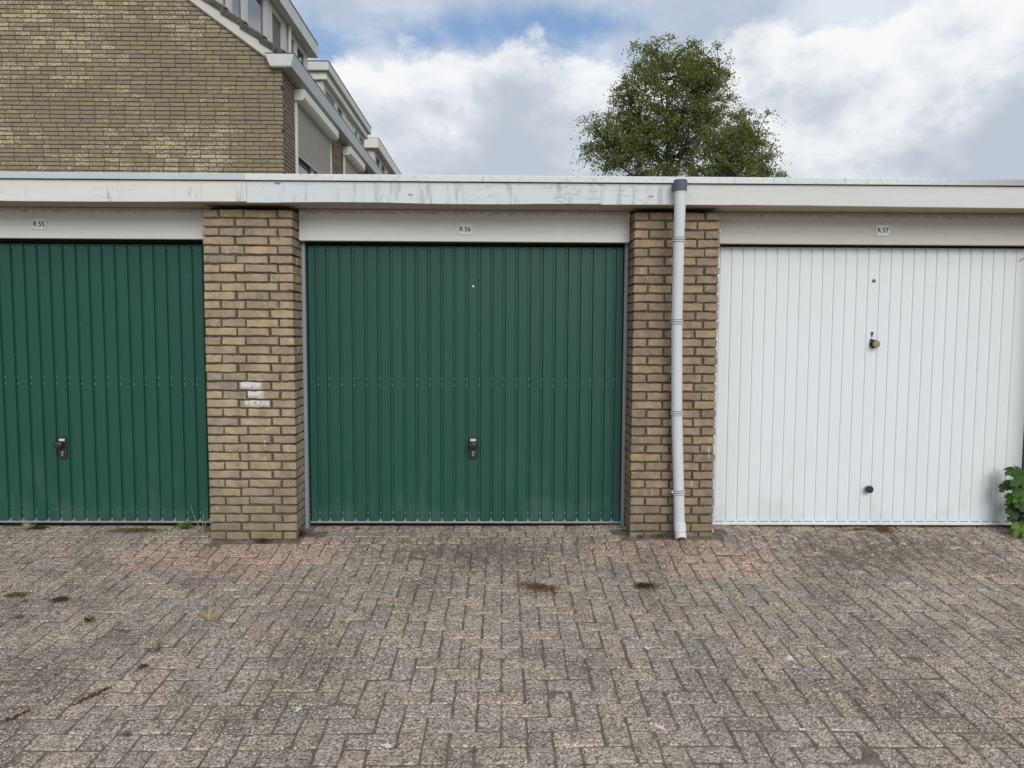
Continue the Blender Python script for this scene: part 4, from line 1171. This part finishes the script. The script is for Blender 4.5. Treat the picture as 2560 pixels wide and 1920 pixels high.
# ------------------------------------------------------------------ maple sapling in the right corner
M['leaf_a'] = leaf_mat('sapling_leaf', lin(50,78,38), lin(62,92,44), lin(78,108,52), 0.3)
M['leaf_b'] = leaf_mat('sapling_leaf_bright', lin(84,120,50), lin(98,132,56), lin(112,144,66), 0.35)
M['leaf_c'] = leaf_mat('sapling_leaf_dark', lin(42,66,40), lin(48,72,44), lin(54,78,46), 0.2)
M['stem'] = paint('green_stem', lin(86,92,60), 0.7)
def maple_leaf(size, seed, mat):
    r = random.Random(seed); half = [(0.0, 0.0), (0.16, -0.06), (0.30, -0.10), (0.36, 0.02), (0.50, 0.06), (0.42, 0.20), (0.56, 0.34), (0.44, 0.40), (0.50, 0.56), (0.34, 0.56), (0.22, 0.52), (0.20, 0.70), (0.26, 0.80), (0.13, 0.86), (0.0, 1.02)]
    half = [(x*(1+r.uniform(-.08, .08)), y*(1+r.uniform(-.05, .05))) for x, y in half]
    pts = half + [(-x*(1+r.uniform(-.1, .1)), y) for x, y in half[-2:0:-1]]
    def h(x, y): return -0.30*y*y*0.8 - 0.28*abs(x) + 0.07*math.sin(9*x+seed)*abs(x) + 0.05
    mb = MB(); n = len(pts); vs = [(x*size, y*size, h(x, y)*size) for x, y in pts]
    cen = [(0, 0.18*size, h(0, .18)*size), (0, 0.45*size, h(0, .45)*size), (0, .72*size, h(0, .72)*size)]
    vs += cen; fs = []
    for i in range(n):
        y = (pts[i][1]+pts[(i+1) % n][1])/2; c = n + (0 if y < .3 else 1 if y < .62 else 2)
        fs.append((i, (i+1) % n, c))
    half_n = len(half)
    m1 = None
    # close seams along the midrib
    def nearest(lo, hi, sign):
        c = [i for i in range(n) if lo <= i < hi]; return c
    for side in (1, -1):
        seq = range(n) if side == 1 else range(n)
    prev = None
    for i in range(n+1):
        y = (pts[i % n][1]+pts[(i+1) % n][1])/2; c = n + (0 if y < .3 else 1 if y < .62 else 2)
        if prev is not None and c != prev: fs.append((i % n, c, prev))
        prev = c
    mb.add(vs, fs)
    return mb.mesh('leaf', mat)
def build_sapling():
    root = Vector((3.72, 0.07, gz(3.72, 0.07)))
    t = thing('maple_sapling', 'young maple sapling with broad lobed leaves in the right corner by the white door', 'plant', root)
    def W(px, py, y):
        d = CF + CR*((px-1280)/FPX) + CU*((960-py)/FPX); k = (y-CP.y)/d.y; return CP + d*k
    top = W(2538, 1178, 0.09)-root
    mb = MB().tube([(0, 0, 0), (0.02, 0.0, 0.18), (-0.01, 0.01, 0.36), tuple(top)], [0.007, 0.006, 0.005, 0.003], 6)
    L = [ # px, py of leaf base; depth; heading (image-plane angle, 0 right, 90 up); tilt to viewer; size; material
        (2536, 1172, -.02, 200, 62, .105, 'a', ), (2538, 1170, -.02, -18, 62, .10, 'a'), (2538, 1172, -.03, 110, 55, .05, 'b'),
        (2562, 1190, -.05, 205, 30, .15, 'a'), (2532, 1206, .02, 200, 60, .11, 'a'), (2515, 1212, 0, 215, 75, .09, 'c'), (2560, 1225, -.08, 195, 40, .12, 'a'),
        (2545, 1216, -.02, 235, 20, .10, 'b'), (2556, 1232, -.06, 220, 15, .115, 'b'), (2530, 1238, 0, 232, 20, .095, 'b'), (2562, 1250, -.04, 205, 35, .12, 'a'), (2548, 1246, .02, 250, 30, .11, 'a'),
        (2560, 1272, -.03, 205, 40, .155, 'c'), (2575, 1262, -.08, 250, 20, .13, 'a'), (2572, 1292, -.06, 215, 25, .11, 'a'), (2550, 1306, -.03, 205, 30, .10, 'b'), (2552, 1312, -.07, 235, 20, .115, 'b'),
        (2572, 1318, -.09, 240, 20, .11, 'b'), (2580, 1335, -.08, 225, 30, .11, 'a'), (2596, 1220, -.05, 300, 30, .13, 'a'), (2605, 1270, -.06, 320, 35, .13, 'a'), (2600, 1320, -.06, 310, 30, .12, 'b'), (2590, 1190, -.02, 30, 50, .11, 'a'), (2540, 1262, .0, 205, 50, .12, 'c'), (2546, 1290, -.01, 190, 40, .12, 'a'), (2556, 1208, -.02, 160, 45, .10, 'a'), (2540, 1334, -.02, 215, 45, .10, 'b'), (2562, 1340, -.05, 250, 30, .10, 'c')]
    for i, (px, py, y, hd, tilt, s, mt) in enumerate(L):
        p = W(px, py, y+0.11)-root; a = math.radians(hd)
        dv = Vector((math.cos(a), -0.35, math.sin(a))).normalized()
        nrm = Vector((0, -math.cos(math.radians(tilt)), math.sin(math.radians(tilt))))
        nrm = (nrm - dv*nrm.dot(dv)).normalized(); xv = dv.cross(nrm)
        o = put('leaf', maple_leaf(s*0.86, i, M['leaf_'+mt]), t)
        o.matrix_local = Matrix.Translation(p) @ Matrix((xv, dv, nrm)).transposed().to_4x4()
        q = min(((0.0, 0.0, 0.10), (0.02, 0.0, 0.2), (0.0, 0.01, 0.32), tuple(top*0.95)), key=lambda c: (Vector(c)-p).length)
        mb.tube([q, tuple(Vector(q).lerp(p, .5)+Vector((0, 0, .012))), tuple(p)], [0.003, 0.002, 0.0015], 4, cap=False)
    mb.build('stem', M['stem'], t)
build_sapling()

# ------------------------------------------------------------------ weeds, moss and litter on the paving
M['grass_dry'] = leaf_mat('dry_grass', lin(176,166,120), lin(196,184,138), lin(210,200,158), 0.2)
M['grass_green'] = leaf_mat('green_grass', lin(84,98,58), lin(104,116,70), lin(128,136,90), 0.2)
M['grass_dull'] = leaf_mat('dull_grass', lin(92,104,70), lin(112,116,80), lin(132,130,94), 0.2)
M['weed_leaf'] = leaf_mat('weed_leaf', lin(96,128,48), lin(112,142,56), lin(128,154,70), 0.3)
M['moss_brown'] = leaf_mat('brown_moss', lin(92,70,52), lin(114,88,64), lin(136,110,80), 0.1)
M['moss_dark'] = leaf_mat('dark_moss', lin(58,52,40), lin(74,68,50), lin(92,86,62), 0.1)
M['moss_red'] = leaf_mat('reddish_moss', lin(88,66,56), lin(104,80,66), lin(124,100,82), 0.1)
M['moss_olive'] = leaf_mat('olive_moss', lin(92,86,44), lin(112,104,58), lin(140,124,78), 0.1)

def blades(n, length, spread, droop, seed, width=0.0022):
    r = random.Random(seed); mb = MB()
    for i in range(n):
        a = r.uniform(0, 2*math.pi); L = length*r.uniform(.45, 1.0); lean = r.uniform(.15, 1.0)*spread
        d = Vector((math.cos(a), math.sin(a), 0)); s = Vector((-d.y, d.x, 0))*width*r.uniform(.7, 1.4)
        b0 = d*r.uniform(0, .012); prev = None; vs = []
        for k in range(6):
            f = k/5; p = b0 + d*(L*lean*f) + Vector((0, 0, max(.002, L*(1-.45*lean)*f - droop*L*f*f)))
            w = 1-f*.85; vs += [p-s*w, p+s*w]
        mb.add(vs, [(2*k, 2*k+1, 2*k+3, 2*k+2) for k in range(5)])
    return mb
def moss(n, rx, ry, h, seed, bent=0.0, size=0.008):
    r = random.Random(seed); mb = MB()
    for i in range(n):
        u, v = r.gauss(0, .42), r.gauss(0, .42)
        x, y = u*rx, v*ry; c = math.cos(bent); s = math.sin(bent); x, y = x*c-y*s, x*s+y*c
        z = max(0.0005, h*math.exp(-(u*u+v*v)*1.6)*r.uniform(.1, 1))
        d = Vector((r.gauss(0, 1), r.gauss(0, 1), r.gauss(.5, .8))).normalized(); e = d.orthogonal().normalized(); e.rotate(Matrix.Rotation(r.uniform(0, 6.28), 3, d)); q = size*r.uniform(.5, 1.3)
        p = Vector((x, y, z)); mb.add([p, p+d*q*.5+e*q*.45, p+d*q, p+d*q*.5-e*q*.45], [(0, 1, 2, 3)])
    return mb
def rosette(n, size, seed, upright=0.5):
    r = random.Random(seed); mb = MB()
    for i in range(n):
        a = i*2.4+r.uniform(-.3, .3); L = size*r.uniform(.6, 1); el = upright*r.uniform(.5, 1.3)
        d = Vector((math.cos(a)*math.cos(el), math.sin(a)*math.cos(el), math.sin(el))); s = Vector((-math.sin(a), math.cos(a), 0)); up = d.cross(s)*-1
        o = Vector((0, 0, .004+0.006*i/n)); w = L*.30
        pts = [o, o+d*L*.35+s*w*.8, o+d*L*.5+s*w*.65, o+d*L*.65+s*w*.95, o+d*L-Vector((0, 0, L*.12)), o+d*L*.65-s*w*.95, o+d*L*.5-s*w*.65, o+d*L*.35-s*w*.8, o+d*L*.5+Vector((0, 0, L*.07))]
        mb.add(pts, [(k, (k+1) % 8, 8) for k in range(8)])
    return mb
def ground_thing(name, mb, mat, px, py, label, cat, group=None, up=0.0):
    p = ray_ground(px, py)
    o = mb.build(name, mat, None, loc=p+Vector((0, 0, up)))
    e = .05; sy = (gz(p.x, p.y+e)-gz(p.x, p.y-e))/(2*e); o.rotation_euler = (math.atan(sy), 0, 0)
    return tag(o, label, cat, group)
GW_ = 'weeds growing in the paving'
ground_thing('grass_tuft', blades(30, .15, .95, .10, 1, .0030), M['grass_dry'], 522, 1552, 'straw-coloured grass tuft standing alone in front of the left pillar', 'grass tuft', GW_)
ground_thing('grass_tuft', blades(20, .10, .9, .1, 2, .0026), M['grass_green'], 392, 1628, 'pale green thin grass tuft lower left of the straw-coloured tuft', 'grass tuft', GW_)
ground_thing('grass_tuft', blades(7, .085, .6, .05, 3, .0012), M['grass_dry'], 642, 1672, 'few thin bleached grass blades below the straw-coloured tuft', 'grass tuft', GW_)
ground_thing('weed', rosette(30, .042, 4, .8), M['grass_green'], 222, 1556, 'small bright green feathery weed in the left paving, alone on grey blocks', 'weed', GW_)
ground_thing('weed', rosette(18, .030, 5, .4), M['grass_dull'], 48, 1545, 'dull grey-green flat weed near the left picture edge', 'weed', GW_)
ground_thing('grass_tuft', blades(18, .035, .9, .1, 6), M['grass_dull'], 66, 1503, 'short yellowish grass tuft beside the brown moss at far left', 'grass tuft', GW_)
ground_thing('grass_tuft', blades(26, .045, .8, .1, 7), M['grass_green'], 318, 1840, 'short green grass tuft nearest the camera on the left', 'grass tuft', GW_)
ground_thing('weed', rosette(18, .08, 8, .9), M['weed_leaf'], 463, 1323, 'leafy light green weed at the right foot of the left green door', 'weed', GW_)
mb = blades(16, .34, 1.0, .26, 9, .0020)
mb.tube([(0, 0, .005), (-.04, -.01, .12), (-.055, -.02, .22)], .0012, 4); mb.tube([(0, 0, .005), (.05, -.01, .1), (.10, -.02, .15)], .0011, 4)
ground_thing('dry_stalks', mb, M['grass_dry'], 505, 1333, 'long dry bent stalks leaning on the left side of the left pillar', 'dry grass', GW_)
ground_thing('grass_tuft', blades(36, .032, 1.0, .1, 10), M['grass_green'], 893, 1322, 'low green grass tuft under the left end of the middle door', 'grass tuft', GW_)
ground_thing('weed', rosette(16, .032, 11, .8), M['weed_leaf'], 1602, 1345, 'tiny bright green weed at the left foot of the right pillar', 'weed', GW_)
ground_thing('weed', rosette(22, .030, 12, .6), M['grass_dull'], 1737, 1336, 'dull green weed right of the downpipe mouth', 'weed', GW_)
ground_thing('grass_tuft', blades(90, .075, 1.0, .1, 13), M['grass_dry'], 70, 1323, 'bleached dry grass fringe under the left green door at the picture edge', 'grass tuft', GW_)
ground_thing('grass_tuft', blades(60, .045, 1.0, .1, 24), M['grass_dry'], 1562, 1326, 'dry beige grass fringe in the corner left of the right pillar', 'grass tuft', GW_)
ground_thing('grass_tuft', blades(44, .035, 1.0, .1, 25), M['grass_dry'], 1775, 1338, 'dry beige grass fringe at the right foot of the right pillar', 'grass tuft', GW_)
GM = 'moss cushions on the paving'
ground_thing('moss_cushion', moss(500, .075, .04, .022, 14), M['moss_dark'], 97, 1322, 'dark moss cushion against the left green door, left of its handle', 'moss', GM)
ground_thing('moss_cushion', moss(1300, .24, .045, .024, 15), M['moss_olive'], 340, 1328, 'long olive moss strip in the joint before the left green door', 'moss', GM)
ground_thing('moss_cushion', moss(520, .055, .045, .045, 16), M['moss_dark'], 752, 1338, 'dark moss cushion in the corner right of the left pillar', 'moss', GM)
ground_thing('moss_cushion', moss(380, .06, .035, .022, 17), M['moss_dark'], 658, 1354, 'brown-black moss clump at the front foot of the left pillar', 'moss', GM)
ground_thing('moss_cushion', moss(1300, .17, .085, .012, 18, -.45), M['moss_brown'], 1345, 1470, 'large rust-brown dried moss smear before the middle door', 'moss', GM)
ground_thing('moss_cushion', moss(700, .085, .055, .018, 19), M['moss_dark'], 1614, 1467, 'round dark moss cushion in front of the right pillar', 'moss', GM)
ground_thing('moss_cushion', moss(420, .08, .05, .014, 20), M['moss_brown'], 42, 1490, 'brown moss cushion near the left picture edge', 'moss', GM)
ground_thing('moss_cushion', moss(420, .06, .04, .014, 21), M['moss_dark'], 152, 1500, 'grey-brown moss cushion right of the yellowish grass tuft', 'moss', GM)
ground_thing('moss_cushion', moss(150, .11, .010, .006, 22, 1.05, .011), M['moss_red'], 232, 1740, 'reddish moss filling the slanting joint in the left foreground', 'moss', GM)
ground_thing('moss_cushion', moss(110, .08, .010, .006, 23, 1.05, .011), M['moss_red'], 48, 1790, 'reddish moss joint at the lower left picture edge', 'moss', GM)
ground_thing('moss_cushion', moss(200, .03, .03, .01, 26), M['moss_red'], 358, 1668, 'small reddish moss spot above the slanting moss joint', 'moss', GM)
ground_thing('dead_weed', moss(600, .075, .045, .035, 27), M['moss_brown'], 2210, 1326, 'brown withered weed under the white door, right of its knobs', 'weed', GW_)
ground_thing('moss_cushion', moss(300, .11, .014, .012, 28), M['moss_olive'], 2148, 1325, 'thin olive moss line at the sill of the white door', 'moss', GM)
ground_thing('moss_cushion', moss(500, .1, .035, .02, 29), M['moss_olive'], 1655, 1341, 'mixed brown-green moss at the foot of the right pillar, left of the pipe', 'moss', GM)

# flat pale lichen spots and bird droppings
def blot(r0, seed, thick=0.0012):
    r = random.Random(seed); n = 14; k = [r.uniform(.45, 1.15) for _ in range(n)]; mb = MB()
    out = [(r0*k[i]*math.cos(2*math.pi*i/n), r0*.8*k[i]*math.sin(2*math.pi*i/n), 0) for i in range(n)]
    top = [(x*.8, y*.8, thick) for x, y, _ in out]
    return mb.add(out+top, [(i, (i+1) % n, (i+1) % n+n, i+n) for i in range(n)]+[tuple(range(n, 2*n))])
M['lichen'] = paint('pale_lichen', lin(192,186,170), 0.9, var=0.25, scale=60)
M['dropping'] = paint('bird_dropping', lin(214,213,204), 0.8, var=0.2, scale=70)
def spots(name, lst, mat, seed):
    mb = MB(); r = random.Random(seed)
    for px, py, s in lst:
        p = ray_ground(px, py); e = .04; sy = (gz(p.x, p.y+e)-gz(p.x, p.y-e))/(2*e)
        for q in range(7):
            b = blot(s*r.uniform(.18, .62)*(1.1 if q == 0 else 1), r.randrange(9999)); ox, oy = (0, 0) if q == 0 else (r.gauss(0, s*.5), r.gauss(0, s*.42))
            mb.add([(p.x+x+ox, p.y+y+oy, p.z+(y+oy)*sy+z+0.0020+q*.00007) for x, y, z in b.v], b.f)
    return stuff(mb.build(name, mat, pavement))
spots('lichen_spots', [(1987, 1347, .026), (2258, 1360, .03), (2384, 1372, .034), (2042, 1384, .022), (2182, 1389, .022), (2315, 1437, .02), (2150, 1430, .022), (1036, 1432, .035), (1040, 1448, .028), (192, 1427, .03), (572, 1552, .04), (818, 1578, .028), (2290, 1514, .024), (196, 1478, .02), (1720, 1480, .015)], M['lichen'], 4)
spots('droppings', [(1970, 1647, .03), (1643, 1816, .022), (966, 1866, .022), (745, 1775, .02), (2003, 1825, .014), (1616, 1620, .02)], M['dropping'], 5)
